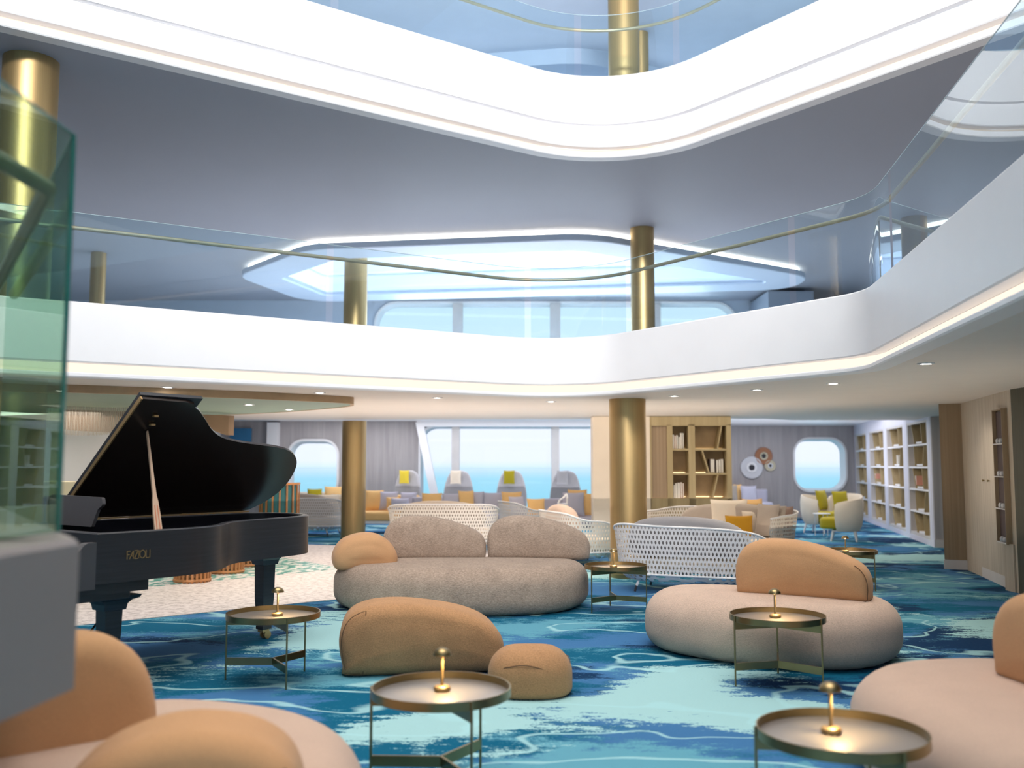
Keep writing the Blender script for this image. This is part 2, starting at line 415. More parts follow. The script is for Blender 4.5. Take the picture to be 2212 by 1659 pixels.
def holed(mb, outer, holes, to3d):
    """flat sheet with holes; to3d maps (a,b) to a point"""
    bm = bmesh.new()
    for lp in [outer]+holes:
        vs = [bm.verts.new((x, y, 0)) for x, y in lp]
        for i in range(len(vs)): bm.edges.new((vs[i], vs[(i+1) % len(vs)]))
    bmesh.ops.triangle_fill(bm, edges=bm.edges[:], use_beauty=True, normal=(0,0,1))
    bm.verts.index_update()
    vs = [to3d(v.co.x, v.co.y) for v in bm.verts]; fs = [tuple(v.index for v in f.verts) for f in bm.faces]
    bm.free(); return mb.add(vs, fs)
def pebble(mb, outline, z0, z1, rb, rt, dome=.03, seg=7, ax='z', bend=0):
    """soft upholstered volume: outline rounded over at both faces. ax 'y': outline is in x-z and the thickness runs along y"""
    if area(outline) < 0: outline = outline[::-1]
    rings = []
    for k in range(seg+1):
        a = PI/2*k/seg; rings.append((rb*(1-math.sin(a)), z0+rb*(1-math.cos(a))))
    for k in range(seg+1):
        a = PI/2*k/seg; rings.append((rt*(1-math.cos(a)), z1-rt*(1-math.sin(a))))
    n = len(outline); cx = sum(p[0] for p in outline)/n; cy = sum(p[1] for p in outline)/n
    vs = []; last = None
    nr = normals(outline)
    hx = (max(p[0] for p in outline)-min(p[0] for p in outline))/2; hy = (max(p[1] for p in outline)-min(p[1] for p in outline))/2
    mx = (max(p[0] for p in outline)+min(p[0] for p in outline))/2; my = (max(p[1] for p in outline)+min(p[1] for p in outline))/2
    if ax == 'y': cx, cy = mx, my
    def ring(d, z, s=1):
        if ax == 'y': return [(cx+(p[0]-cx)*(1-d/hx)*s, cy+(p[1]-cy)*(1-d/hy)*s, z) for p in outline]
        r = [(p[0]-q.x*d, p[1]-q.y*d) for p, q in zip(outline, nr)]
        return [(cx+(x-cx)*s, cy+(y-cy)*s, z) for x, y in r]
    allr = [ring(rb, z0-(dome if ax == 'y' else 0)*(1-s*s), s) for s in (.25, .6, .85)] + [ring(d, z) for d, z in rings] + [ring(rt, z1+dome*(1-s*s), s) for s in (.93, .8, .6, .35, .12)]
    for r in allr: vs += r
    fs = []
    for i in range(len(allr)-1):
        for j in range(n): fs.append((i*n+j, i*n+(j+1) % n, (i+1)*n+(j+1) % n, (i+1)*n+j))
    fs += [tuple(range(n))[::-1], tuple((len(allr)-1)*n+j for j in range(n))]
    if ax == 'y': vs = [(x, z+bend*(x-cx)**2, y) for x, y, z in vs]
    return mb.add(vs, fs)
def pillow(mb, w, h, t, pinch=.06, k=14):
    """scatter cushion standing in the x-z plane, bottom edge at z=0"""
    vs = []; fs = []
    for side in (1, -1):
        o = len(vs)
        for i in range(k+1):
            for j in range(k+1):
                a, b = -1+2*i/k, -1+2*j/k
                p = pinch
                x = a*(1-p*(1-b*b)); z = b*(1-p*(1-a*a))
                th = ((1-a**2)*(1-b**2))**.42
                vs.append((x*w/2, side*t/2*th, h/2+z*h/2))
        for i in range(k):
            for j in range(k):
                q = (o+i*(k+1)+j, o+(i+1)*(k+1)+j, o+(i+1)*(k+1)+j+1, o+i*(k+1)+j+1)
                fs.append(q if side > 0 else q[::-1])
    return mb.add(vs, fs)

# ================================================================== THE SETTING
# ---- floor
m = MB().add([(-16,-7,0), (16,-7,0), (16,29,0), (-16,29,0)], [(0,1,2,3)])
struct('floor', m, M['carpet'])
pf = [(-9.0,5.0), (-1.95,10.82), (.55,12.95), (.1,15.4), (-.45,17.0), (-3.1,17.9), (-9,19.6)]
m = MB().prism(pf, 0, .006); fl = struct('trim_1', m, M['pale'])
c0, d1, d2 = Vector((-2.46,13.95)), Vector((-1.84,-1.92)).normalized(), Vector((-1.4,1.8)).normalized()
mo = [c0, c0+d1*5.4, c0+d1*5.4+d2*2.7, c0+d2*2.7]
struct('trim_2', MB().prism([tuple(p) for p in mo], .004, .010), M['mosaic'])

# ---- atrium outlines (plan)
O1 = fillet([(-8.2,7.4), (-8.2,-5.5), (1.1,-5.5), (3.40,9.08), (.778,12.84)], [.8,.8,.8,.75,1.15], 14)
if area(O1) < 0: O1.reverse()
O2 = fillet([(-9.2,6.06), (-9.2,-6), (6.6,-6), (6.6,6.82), (1.55,13.58)], [.8,.8,.8,.8,1.55], 16)
if area(O2) < 0: O2.reverse()
O3 = fillet([(-5.95,20.3), (-3.9,17.75), (1.45,16.9), (6.5,20.4), (6.45,21.8), (-5.15,23.55)], [1.0,1.3,1.6,1.0,.95,1.0], 12)
if area(O3) < 0: O3.reverse()

# ---- first deck ceiling
m = MB()
holed(m, [(-14,-7), (14,-7), (14,19.0), (5.6,19.0), (4.9,18.4), (-5.5,18.8), (-7,19.2), (-14,19.2)], [offset(O1, .16)], lambda a, b: (a, b, 2.4))
m.add([(14,19,2.4),(5.6,19,2.4),(4.9,18.4,2.4),(-5.5,18.8,2.4),(-7,19.2,2.4),(-14,19.2,2.4),(14,19,2.62),(5.6,19,2.62),(4.9,18.4,2.62),(-5.5,18.8,2.62),(-7,19.2,2.62),(-14,19.2,2.62)], [(i,i+1,i+7,i+6) for i in range(5)])
struct('ceiling', m, M['ceil1'])
struct('ceiling_2', MB().add([(-14,18,2.64), (14,18,2.64), (14,28.5,2.64), (-14,28.5,2.64)], [(0,1,2,3)]), M['white'])
# cove strip of the raised perimeter ceiling
m = MB()
m.add([(-5.2,21.6,2.632), (-2.9,21.2,2.632), (-2.6,22.0,2.632), (-5.4,22.0,2.632)], [(0,1,2,3)])
m.add([(6.0,21.8,2.632), (6.35,21.8,2.632), (6.0,23.0,2.632), (5.65,23.0,2.632)], [(0,1,2,3)])
struct('trim_3', m, M['skypanel'])

def fascia(name, path, zl, ht, groove=None, lip=.05):
    """white edge band of a deck: lip, lit cove recess, band (with an optional groove)"""
    m = MB()
    pr = [(.16, zl), (0, zl), (-.012, zl+.012), (-.012, zl+lip-.01), (0, zl+lip), (.13, zl+lip)]
    sweep(m, path, pr)
    zb = zl+.155
    pr = [(.13, zb), (.012, zb), (0, zb+.012)]
    if groove: pr += [(0, groove), (.05, groove+.012), (.05, groove+.05), (-.015, groove+.058)]
    d = -.015 if groove else 0
    pr += [(d, ht-.015), (d+.015, ht), (.22, ht)]
    sweep(m, path, pr)
    o = struct(name, m, M['white'], smooth=True, angle=30)
    m = MB(); sweep(m, path, [(.128, zl+lip), (.135, zb)])
    e = m.build('cove_light', M['warmcove'], o, True, 180)
    return o
fascia('trim_4', O1, 2.4, 3.18)
fascia('trim_5', O2, 5.8, 6.98, 6.22, .085)

# ---- second deck ceiling with two openings
O2o = offset(O2, .16); O3o = offset(O3, -.12)
m = MB(); holed(m, [(-14,-7), (14,-7), (14,24.6), (-14,24.6)], [O2o, O3o], lambda a, b: (a, b, 5.8))
struct('ceiling_3', m, M['ceil2'])
# ring of the far opening
m = MB()
sweep(m, O3, [(-.12, 5.70), (0, 5.70), (.02, 5.69), (.02, 5.585), (0, 5.57), (-.82, 5.57), (-.84, 5.60), (-.84, 5.64), (-.93, 5.645), (-.93, 5.72), (-.84, 5.725), (-.84, 6.05), (-.86, 6.06), (-.86,6.10),(-.84,6.11),(-.84,6.9)])
ring = struct('trim_6', m, pmat('pale_blue_white_ring', (.62,.70,.84), .5, var=.01), smooth=True, angle=30)
m = MB(); sweep(m, O3, [(-.10, 5.70), (-.10, 5.8)]); m.build('cove_light', M['coolcove'], ring)
m = MB(); sweep(m, O3, [(-.925, 5.65), (-.925, 5.715)]); m.build('inner_cove_light', emat('ring_inner_cove', (1,.9,.75), 1.5), ring)
# ---- third deck ceiling
m = MB(); holed(m, [(-14,-7), (14,-7), (14,26), (-14,26)], [offset(O3, -.2)], lambda a, b: (a, b, 9.2))
struct('ceiling_4', m, M['ceil3'])
m = MB(); sweep(m, O3, [(-.2, 9.2), (0, 9.2), (0, 8.9), (-.55, 8.86), (-.55, 9.6)])
struct('trim_7', m, M['soffit'])
# unseen glowing sheet over the atrium, added to light it from above
m = MB(); pp = offset(O2, -1.2); m.add([(x, y, 9.19) for x, y in pp], [tuple(range(len(pp)))]); struct('trim_8', m, M['skypanel'])

# ---- walls
def rrect(x0, x1, z0, z1, r, seg=8): return fillet([(x0,z0), (x1,z0), (x1,z1), (x0,z1)], r, seg)
BACK = 24.6
win_l = rrect(-5.75, -4.52, .72, 2.12, .36)
win_c = rrect(-2.36, 2.9, .35, 2.50, [.4,.1,.1,.42])
m = MB(); holed(m, [(-14,0), (3.2,0), (3.2,2.64), (-14,2.64)], [win_l, win_c], lambda a, b: (a, BACK, b))
wb = struct('wall_back', m, M['wood'])
def window(name, loop, y, depth, mull=(), z=None, w=.2, mat='white'):
    m = MB(); n = len(loop)
    if area(loop) < 0: loop = loop[::-1]
    out = offset(loop, .06)
    rings = [[(a, y-.03, b) for a, b in out], [(a, y-.03, b) for a, b in loop], [(a, y+depth, b) for a, b in offset(loop, -.05)], [(a, y+depth, b) for a, b in out]]
    vs = sum(rings, []); fs = []
    for i in range(3):
        for j in range(n): fs.append((i*n+j, i*n+(j+1) % n, (i+1)*n+(j+1) % n, (i+1)*n+j))
    m.add(vs, fs)
    o = struct(name, m, M[mat], smooth=True, angle=35)
    p = MB().add([(a, y+depth*.8, b) for a, b in loop], [tuple(range(n))]); p.build('pane', M['pane'], o)
    for x in mull:
        q = MB().box((x, y+.05, (z[0]+z[1])/2), (w, .24, z[1]-z[0])); q.build('mullion', M['shelfgrey'], o)
    return o
window('window_1', win_l, BACK, .35)
window('window_2', win_c, BACK, .3, (-1.46, 1.12), (.35, 2.5), .2)
m = MB(); m.add([(-2.48,BACK-.25,2.6), (-2.28,BACK-.25,2.6), (-1.80,BACK-.25,.35), (-2.0,BACK-.25,.35), (-2.48,BACK-.05,2.6), (-2.28,BACK-.05,2.6), (-1.80,BACK-.05,.35), (-2.0,BACK-.05,.35)], [(0,1,2,3), (7,6,5,4), (0,4,5,1), (1,5,6,2), (2,6,7,3), (3,7,4,0)])
struct('trim_9', m, M['white'])
struct('trim_15', MB().box((.3, BACK-.14, 2.565), (5.5, .2, .15)), M['white'])
FAR = 27.5
win_r = rrect(8.17, 9.62, .78, 2.25, .42)
m = MB(); holed(m, [(3.2,0), (9.9,0), (9.9,2.64), (3.2,2.64)], [win_r], lambda a, b: (a, FAR, b))
struct('wall_far', m, M['wood'])
window('window_3', win_r, FAR, .3)
struct('wall_return', MB().box((3.25, 26.05, 1.32), (.1, 2.9, 2.64)), M['beigewall'])
# second deck back wall
w5 = rrect(-3.55, 5.85, 3.3, 5.72, .55, 10)
m = MB(); holed(m, [(-14,2.66), (14,2.66), (14,5.8), (-14,5.8)], [w5], lambda a, b: (a, BACK, b))
struct('wall_upper', m, pmat('blue_white_wall', (.50,.57,.68), .6, var=.02))
window('window_4', w5, BACK, .3, (-1.42, 1.13, 3.75), (3.3, 5.72), .26)
struct('wall_upper_block', MB().box((6.75, 23.6, 4.2), (1.1, 1.8, 3.0)), pmat('blue_grey_wall', (.26,.30,.38), .6, var=.02))
struct('wall_left', MB().box((-14.1, 11, 2.9), (.2, 36, 6)), M['ceil3'])
struct('wall_right', MB().box((14.1, 11, 2.9), (.2, 36, 6)), M['ceil3'])

# right-hand library wall
_wd = Vector((9.9-7.75, 27.5-17.6, 0)).normalized(); _wo = Vector((_wd.y, -_wd.x, 0))
def _wp(sd, od): p = Vector((7.75,17.6,0))+_wd*sd+_wo*od; return (p.x, p.y)
m = MB().prism([_wp(0,.29), _wp(10.13,.29), (11.2,27.5), (11.2,17.2), (9.2,17.2)], 0, 2.64)
for a, b in ((0,.30), (2.25,2.70), (4.75,5.15), (7.35,7.9), (10.0,10.13)): m.prism([_wp(a,0), _wp(b,0), _wp(b,.29), _wp(a,.29)], 0, 2.64)
for z0, z1 in ((0,.10), (2.36,2.64)): m.prism([_wp(0,.001), _wp(10.13,.001), _wp(10.13,.29), _wp(0,.29)], z0, z1)
struct('wall_library', m, pmat('lilac_white_wall', (.66,.66,.76), .55, var=.02))
m = MB().prism([(7.75,17.55), (9.4,17.05), (9.4,17.2), (7.77,17.7)], .14, 2.64); struct('wall_library_end', m, M['wood'])
m = MB().prism([(7.73,17.53), (9.4,17.03), (9.4,17.05), (7.75,17.55)], 0, .14); struct('baseboard_library_end', m, M['shelfgrey'])
m = MB().prism([(6.30,13.98), (6.56,13.86), (6.05,11.73), (5.95,11.30), (13,11.30), (13,13.98)], 0, 2.42)
struct('wall_pillar', m, M['walloak'])
m = MB().prism([(6.285,13.955), (6.555,13.83), (6.565,13.87), (6.31,13.99)], .14, 2.40); struct('trim_10', m, M['tanwood'])
m = MB().prism([(6.275,13.95), (6.55,13.81), (6.03,11.66), (6.07,11.65), (6.58,13.83), (6.29,13.99)], 0, .135)
struct('baseboard_right', m, M['shelfgrey'])
m = MB().prism([(5.93,11.26), (5.98,11.36), (8,11.36), (8,10.5), (5.93,10.5)], 0, 2.41); struct('wall_near_right', m, M['greenwall'])
struct('trim_14', MB().box((6.12, 11.50, .28), (.34, .22, .56)), M['walloak'])
# pair of door knobs in the panelled wall
def wallpt(t, z): # along the panelled wall
    a, b = Vector((6.56,13.86)), Vector((6.05,11.73)); p = a+(b-a)*t; return Vector((p.x, p.y, z))
wn = Vector((-2.1, .5, 0)).normalized()
for i, t in enumerate((.56, .68)):
    p = wallpt(t, 1.30); m = MB().tube([p, p+wn*.012, p+wn*.026, p+wn*.03], [.008,.008,.018,.010], 12)
    o = m.build('door_knob', M['darkbrass'], None, True)
    tag(o, ['round dark knob on the panelled right wall, farther one', 'round dark knob on the panelled right wall, nearer one'][i], 'door knob', 'door knobs on the panelled wall')

# centre block: beige end wall with built-in oak bookcase
struct('wall_center', MB().box((2.0, 17.62, 1.2), (1.04, .5, 2.4)), M['beigewall'])

# ================================================================== GLASS BALUSTRADES
def subpath(path, f0, f1, n=60):
    """part of a closed path between two length fractions"""
    R = resample(path, 600); i0, i1 = int(f0*600), int(f1*600)
    pts = [R[i % 600] for i in range(i0, i1+1)]
    return pts
def nearest(path, p):
    R = resample(path, 600); return min(range(600), key=lambda i: (R[i][0]-p[0])**2+(R[i][1]-p[1])**2)/600
def balustrade(label, path, marks, z0, z1, zr, gap=.004):
    t = thing('glass_balustrade', label, 'railing', (0, 0, z0))
    out = offset(path, .1)
    fr = [nearest(out, p) for p in marks]
    for a, b in zip(fr, fr[1:]):
        if b < a: b += 1
        pts = subpath(out, a+gap*.15, b-gap*.15)
        m = MB(); sweep(m, pts, [(0, -.02), (0, z1-z0)], closed=False)
        m.build('glass_pane', M['glass'], t, True, 180)
    a, b = fr[0], fr[-1]
    if b < a: b += 1
    rl = subpath(offset(path, .2), a, b)
    m = MB().tube([(x, y, zr-z0) for x, y in rl], .023, 8); m.build('handrail', M['rail'], t, True, 180)
    m = MB(); rl2 = subpath(out, a, b)
    m.tube([(x, y, z1-z0) for x, y in rl2], .004, 6); m.build('glass_edge', M['edgepale'], t, True, 180)
    return t
# order of travel is counter-clockwise: right side, apex, left side
balustrade('clear glass balustrade with thin bronze handrail on the lower white deck edge', O1, [(2.2,1.5), (2.75,5.0), (3.2,8.4), (2.9,9.9), (1.4,12.0), (.2,12.5), (-2.2,11.1), (-4.6,9.65), (-8,7.5)], 3.18, 4.13, 3.99)
balustrade('clear glass balustrade with curved bronze handrail on the topmost white deck edge', O2, [(6.5,3), (6.4,7.2), (3.6,10.9), (2.2,12.7), (.9,13.1), (-2.2,11.0), (-5.0,9.0), (-9,6.2)], 6.98, 7.92, 7.74)
# far second-deck rail by the windows
t = thing('glass_balustrade', 'short distant railing in front of the upper windows, partly behind the white band', 'railing', (.6, 21.3, 3.0))
cv = catmull([(-2.2,-.6), (-.5,-.1), (1.2,.1), (2.6,-.3), (3.6,-1.2)], 8, False)
MB().tube([(x, y, 1.22) for x, y in cv], .025, 8).build('handrail', M['rail'], t, True)
m = MB(); sweep(m, cv, [(0, 0), (0, 1.3)], closed=False); m.build('glass_pane', M['glass'], t, True)

# stair landing in the left foreground
t = thing('stair_landing', 'grey stair landing edge with green glass panels in the left foreground', 'staircase', (-1.18, 2.62, .9))
ob = Vector((-.8, 1.25)).normalized()
poly = [(0,0), (-.05,-.75), (-.08,-1.9), (-2.6,-1.9), (-2.6, 2.2), (-1.45, 2.2)]
poly = [(0,0), tuple(ob*2.4), (-3.0, 2.0), (-3.0,-1.9), (-.10,-1.9)]
poly = fillet(poly, [.03,0,0,0,0], 4)
m = MB().prism(poly, 0, .385)
pr = MB(); 
if area(poly) < 0: poly.reverse()
sweep(pr, poly, [(0, 0), (0, .385), (-.012, .4), (-.2, .4)])
pr.add([(x, y, 0) for x, y in poly], [tuple(range(len(poly)))]); pr.add([(x, y, .398) for x, y in offset(poly, -.1)], [tuple(range(len(poly)))])
pr.build('landing_curb', M['landing'], t, True, 30)
MB().box((-2.6, -.4, -.45), (.5, 2.6, .9)).build('support_wall', M['landing'], t)
gc = Vector((-.19, .27)); gtop = 1.63
a = gc; b = Vector((-.215, -1.8)); e = gc+ob*2.2
for p, q in ((a, b), (a, e)):
    MB().bar((p.x, p.y, .39+(gtop-.39)/2), (q.x, q.y, .39+(gtop-.39)/2), .004, gtop-.39).build('glass_pane', M['glassg'], t)
MB().bar((a.x, a.y, .39), (a.x, a.y, gtop), .012, .012).build('glass_edge', M['edge'], t)
MB().tube([(b.x, b.y, gtop), (a.x, a.y, gtop), (e.x, e.y, gtop)], .004, 6).build('glass_edge', M['edge'], t)
hz = 1.49; r0 = gc + Vector((-.13, .11))
MB().tube([(r0.x-.02, r0.y-1.9, hz), (r0.x, r0.y, hz)], .026, 12).build('handrail', M['rail'], t, True)
MB().tube([(r0.x, r0.y, hz), (r0.x+ob.x*2.2, r0.y+ob.y*2.2, hz)], .026, 12).build('handrail', M['rail'], t, True)

# ================================================================== COLUMNS
def column(label, x, y, z0, z1, r):
    o = thing('brass_column', label, 'column', (x, y, z0), 0, 'brass columns')
    MB().lathe([(r, 0), (r, z1-z0)], n=64).build('shaft', M['brass'], o, True, 40)
    MB().lathe([(r+.012, 0), (r+.012, .05)], n=64).build('base_ring', M['darkbrass'], o, True, 40)
column('thick brass column on the blue carpet between the woven sofas', 1.58, 12.98, 0, 2.4, .25)
column('brass column at the edge of the pale floor, right of the piano', -3.22, 19.4, 0, 2.4, .245)
column('broad brass column behind the green glass at far left, on the carpet', -5.2, 9.97, 0, 2.4, .275)
column('brass column on the upper deck, left one in front of the ceiling ring', -3.17, 19.0, 2.7, 5.8, .235)
column('brass column on the upper deck, right one in front of the ceiling ring', 2.37, 17.0, 2.7, 5.8, .215)
column('broad brass column on the upper deck at the far left edge', -5.13, 9.8, 2.7, 5.8, .275)
column('slim brass column on the upper deck, alone under the grey ceiling at left', -8.4, 19.0, 2.7, 5.8, .15)
column('brass column on the topmost deck behind the white corner', 1.78, 14.6, 5.9, 9.2, .245)
column('thinner brass column on the topmost deck, right behind the broad one', 2.3, 16.4, 5.9, 9.2, .14)

# ================================================================== DOWNLIGHTS
DL = [((-3.98,10.92,2.4), 'recessed ceiling downlight above the piano lid'), ((-2.39,11.76,2.4), 'recessed ceiling downlight just right of the green ceiling disc edge'),
      ((-1.0,12.65,2.4), 'recessed ceiling downlight above the left window mullion'), ((.55,13.39,2.4), 'recessed ceiling downlight above the right window mullion'),
      ((2.11,12.31,2.4), 'recessed ceiling downlight just right of the thick brass column'), ((2.93,11.32,2.4), 'recessed ceiling downlight above the wall discs'),
      ((3.54,10.42,2.4), 'recessed ceiling downlight above the round-cornered right window'), ((3.67,8.37,2.4), 'recessed ceiling downlight nearest the right wall, biggest of all'),
      ((-3.54,12.75,2.315), 'downlight in the green ceiling disc, nearer left one'), ((-3.26,13.85,2.315), 'downlight in the green ceiling disc, right one')]
for (x, y, z), lab in DL:
    o = thing('downlight', lab, 'ceiling light', (x, y, z), 0, 'recessed downlights')
    MB().lathe([(.075, 0), (.075, -.008), (.05, -.008), (.045, -.002)], n=24, cap=False).build('trim_ring', M['white'], o, True)
    MB().lathe([(.048, -.004), (.03, -.007)], n=20).build('lens', M['downlight'], o)
    ld = bpy.data.lights.new('downlight_beam', 'SPOT'); ld.energy = 60; ld.spot_size = 2.1; ld.spot_blend = .8; ld.color = (1,.87,.7); ld.shadow_soft_size = .05
    lo = bpy.data.objects.new('downlight_beam', ld); C.objects.link(lo); lo.parent = o; lo.location = (0, 0, -.02)

# ================================================================== BAR CORNER (left)
gd = catmull([(-10.5,8.6), (-7,9.6), (-5,10.55), (-3.4,11.45), (-2.3,12.3), (-2.12,12.7), (-2.5,13.5), (-4.2,15.1), (-7,16.2), (-11,15.5)], 8)
if area(gd) < 0: gd.reverse()
m = MB(); m.add([(x, y, 2.315) for x, y in gd], [tuple(range(len(gd)))])
disc = struct('ceiling_5', m, M['greendisc'])
m = MB(); sweep(m, gd, [(0, 2.4), (.0, 2.31), (-.05, 2.31), (-.05, 2.32)]); m.build('wood_rim', M['rimwood'], disc, True, 35)
# curved wood bulkhead hanging under the disc
cv = catmull([(-8.2,13.6), (-6.7,13.2), (-5.4,13.9), (-4.75,14.6), (-4.45,14.9)], 8, False)
m = MB(); 
vs = []; 
for i, (x, y) in enumerate(cv): 
    lo = 2.02 + .05*math.sin(i*.35)
    vs += [(x, y, lo), (x, y, 2.28), (x+.05, y+.12, 2.28), (x+.05, y+.12, lo)]
fs = []
for i in range(len(cv)-1):
    for j in range(4): fs.append((i*4+j, i*4+(j+1) % 4, (i+1)*4+(j+1) % 4, (i+1)*4+j))
fs += [(0,1,2,3), tuple(len(vs)-4+k for k in (3,2,1,0))]
m.add(vs, fs); struct('trim_11', m, pmat('brown_bulkhead', (.27,.165,.095), .55, var=.1))
m = MB()
for i in range(230):
    f = i/229; x = -7.2 + 2.1*f; y = 12.0 + .55*f + .12*math.sin(f*9)
    bot = 2.0 - .10*math.sin(max(0, (f-.30))*PI/.7) + .03*math.sin(f*5)
    m.box((x, y + .1*(i % 3), (2.27+bot)/2), (.006, .004, 2.27-bot))
tag(m.build('fringe_curtain', M['fringe']), 'pale hanging thread fringe with wavy hem below the green ceiling disc', 'curtain', kind='stuff')
m = MB(); cv = [( -7.9+1.25*math.cos(a), 16.6+1.1*math.sin(a)) for a in [PI*(1+k/24) for k in range(25)]]
sweep(m, cv, [(0, 0), (0, 2.4)], closed=False); struct('wall_bar', m, M['white'], smooth=True, angle=180)
struct('wall_bar_side', MB().box((-8.35, 15.3, 1.2), (.35, .3, 2.4)), M['tealpanel'])
t = thing('bar_counter', 'pale bar counter with copper slatted front, behind the piano music desk', 'bar counter', (-7.2, 13.6, 0))
MB().box((0, 0, 1.17), (2.2, .7, .2)).build('counter_top', M['counter'], t)
MB().box((0, .05, .535), (2.0, .5, 1.07)).build('counter_body', M['teal'], t)
m = MB()
for i in range(28): m.box((-1.0+i*.074, -.22, .535), (.03, .04, 1.07))
m.build('slat_front', M['copper'], t)
# slatted barrel stools and screens
def slatted(label, x, y, r, h, z_seat=None, arc=2*PI, rz=0, group='slatted copper seats'):
    t = thing('slatted_chair', label, 'chair', (x, y, .006), rz, group)
    m = MB(); n = int(arc*r/(.055 if arc > 6 else .115))
    for i in range(n):
        a = i*arc/n; m.box((r*math.cos(a), r*math.sin(a), h/2), (.02, .026, h), a)
    m.build('slats', M['copper'], t)
    for z in (.03, h-.02):
        MB().tube([(r*math.cos(a), r*math.sin(a), z) for a in [arc*k/36 for k in range(37)]], .02, 8).build('hoop', M['copper'], t, True)
    zs = z_seat or h*.9
    m = MB(); m.lathe([(r*.3, zs-.02), (r*.93, zs-.02), (r*.93, zs+.06), (r*.8, zs+.09), (r*.2, zs+.1)], n=32); m.build('seat_cushion', M['teal'], t, True)
    if arc < 6: 
        m = MB(); sweep(m, [(r*.94*math.cos(a), r*.94*math.sin(a)) for a in [arc*k/30 for k in range(31)]], [(0, .1), (0, h-.04)], closed=False); m.build('inner_back', M['teal'], t, True)
    return t
slatted('round copper-slatted stool on the mosaic, seen under the piano, left one', -4.12, 12.4, .22, .45)
slatted('round copper-slatted stool on the mosaic, seen under the piano, second from left', -3.98, 13.4, .23, .45)
slatted('round copper-slatted stool on the mosaic, seen behind the rear piano leg', -3.95, 14.3, .23, .45)
slatted('tall copper-slatted booth chair, right one behind the piano tail', -3.98, 16.35, .33, 1.2, .45, PI*1.25, PI*.9, 'slatted copper booth chairs')
slatted('tall copper-slatted booth chair, left one behind the piano tail', -4.85, 16.0, .33, 1.1, .45, PI*1.25, PI*.9, 'slatted copper booth chairs')
m = MB().box((-7.0, BACK-.08, 1.6), (.55, .06, 1.7)); o = m.build('wall_panel', M['bluepanel']); tag(o, 'blue art panel on the back wall left of the left window', 'picture')
struct('trim_12', MB().box((-6.15, BACK-.12, 1.3), (.28, .24, 2.6)), M['white'])
struct('trim_13', MB().box((-7.75, BACK-.12, 1.3), (.4, .24, 2.6)), M['white'])

# ================================================================== GRAND PIANO
PU, PV = Vector((.60332, .7975, 0)), Vector((.7975, -.60332, 0))
prz = math.atan2(PU.y, PU.x)
piano = thing('grand_piano', 'black grand piano with raised lid standing on the pale floor at left', 'piano', (-3.36, 7.80, 0), prz)
# local frame: x along the spine (u), y = -v
def ploc(u, v, z): return (u, -v, z)
ctrl = [(1.47,.02), (1.58,.14), (1.645,.30), (1.645,.50), (1.57,.72), (1.42,.87), (1.2,.945), (.8,1.0), (.58,1.055), (.42,1.15), (.28,1.28), (.12,1.41), (-.1,1.48), (-.4,1.49)]
curve = catmull([(c[0], c[1]) for c in ctrl], 6, False)
body = [(-.86, 0.0), (1.40, 0.0)] + curve + [(-.86, 1.49)]
body_l = [(u, -v) for u, v in body]
HZ = 1.06
if area(body_l) < 0: body_l.reverse()
m = MB(); sweep(m, body_l, [(0, .73), (0, HZ-.008), (-.008, HZ), (-.05, HZ), (-.054, HZ-.008)]); m.build('case_rim', M['pianocase'], piano, True, 40)
m = MB(); sweep(m, body_l, [(-.054, HZ-.008), (-.055, .93)]); m.build('inner_rim', M['pianoblack'], piano, True, 40)
m = MB(); m.add([(x, y, .74) for x, y in body_l], [tuple(range(len(body_l)))]); m.build('bottom_board', M['pianoblack'], piano)
inn = offset(body_l, -.054)
m = MB(); m.add([(x, y, .95) for x, y in inn], [tuple(range(len(inn)))]); m.build('soundboard', M['pianoblack'], piano)
# keybed block with stepped end, cheek and keys
m = MB(); m.prism([ploc(-1.0,.06,0)[:2], ploc(-.45,.06,0)[:2], ploc(-.45,1.44,0)[:2], ploc(-1.0,1.44,0)[:2]], .655, .74)
m.prism([ploc(-1.0,.1,0)[:2], ploc(-.56,.1,0)[:2], ploc(-.56,1.4,0)[:2], ploc(-1.0,1.4,0)[:2]], .61, .66); m.build('keybed', M['pianocase'], piano)
for v0, v1 in ((0,.07), (1.42,1.49)):
    pts = fillet([(-1.06,.70), (-.86,.70), (-.86,1.0), (-.93,1.0), (-1.06,.86)], [.05,0,0,.05,.06], 6)
    m = MB(); n = len(pts); vs = [ploc(u, v0, z) for u, z in pts]+[ploc(u, v1, z) for u, z in pts]
    m.add(vs, [tuple(range(n)), tuple(range(n, 2*n))[::-1]]+[(i, (i+1) % n, n+(i+1) % n, n+i) for i in range(n)]); m.build('cheek_arm', M['pianogrey'], piano)
m = MB(); k = 52
for i in range(k): m.box(ploc(-.93, .1+(i+.5)*1.29/k, .80), (.15, 1.29/k-.002, .025))
m.build('white_keys', M['keyw'], piano)
m = MB()
for i in range(k-1):
    if i % 7 in (0, 2, 3, 5, 6): m.box(ploc(-.90, .1+(i+1)*1.29/k, .82), (.095, .011, .025))
m.build('black_keys', M['keyb'], piano)
MB().box(ploc(-.845, .745, .90), (.03, 1.35, .2)).build('fallboard', M['pianoblack'], piano)
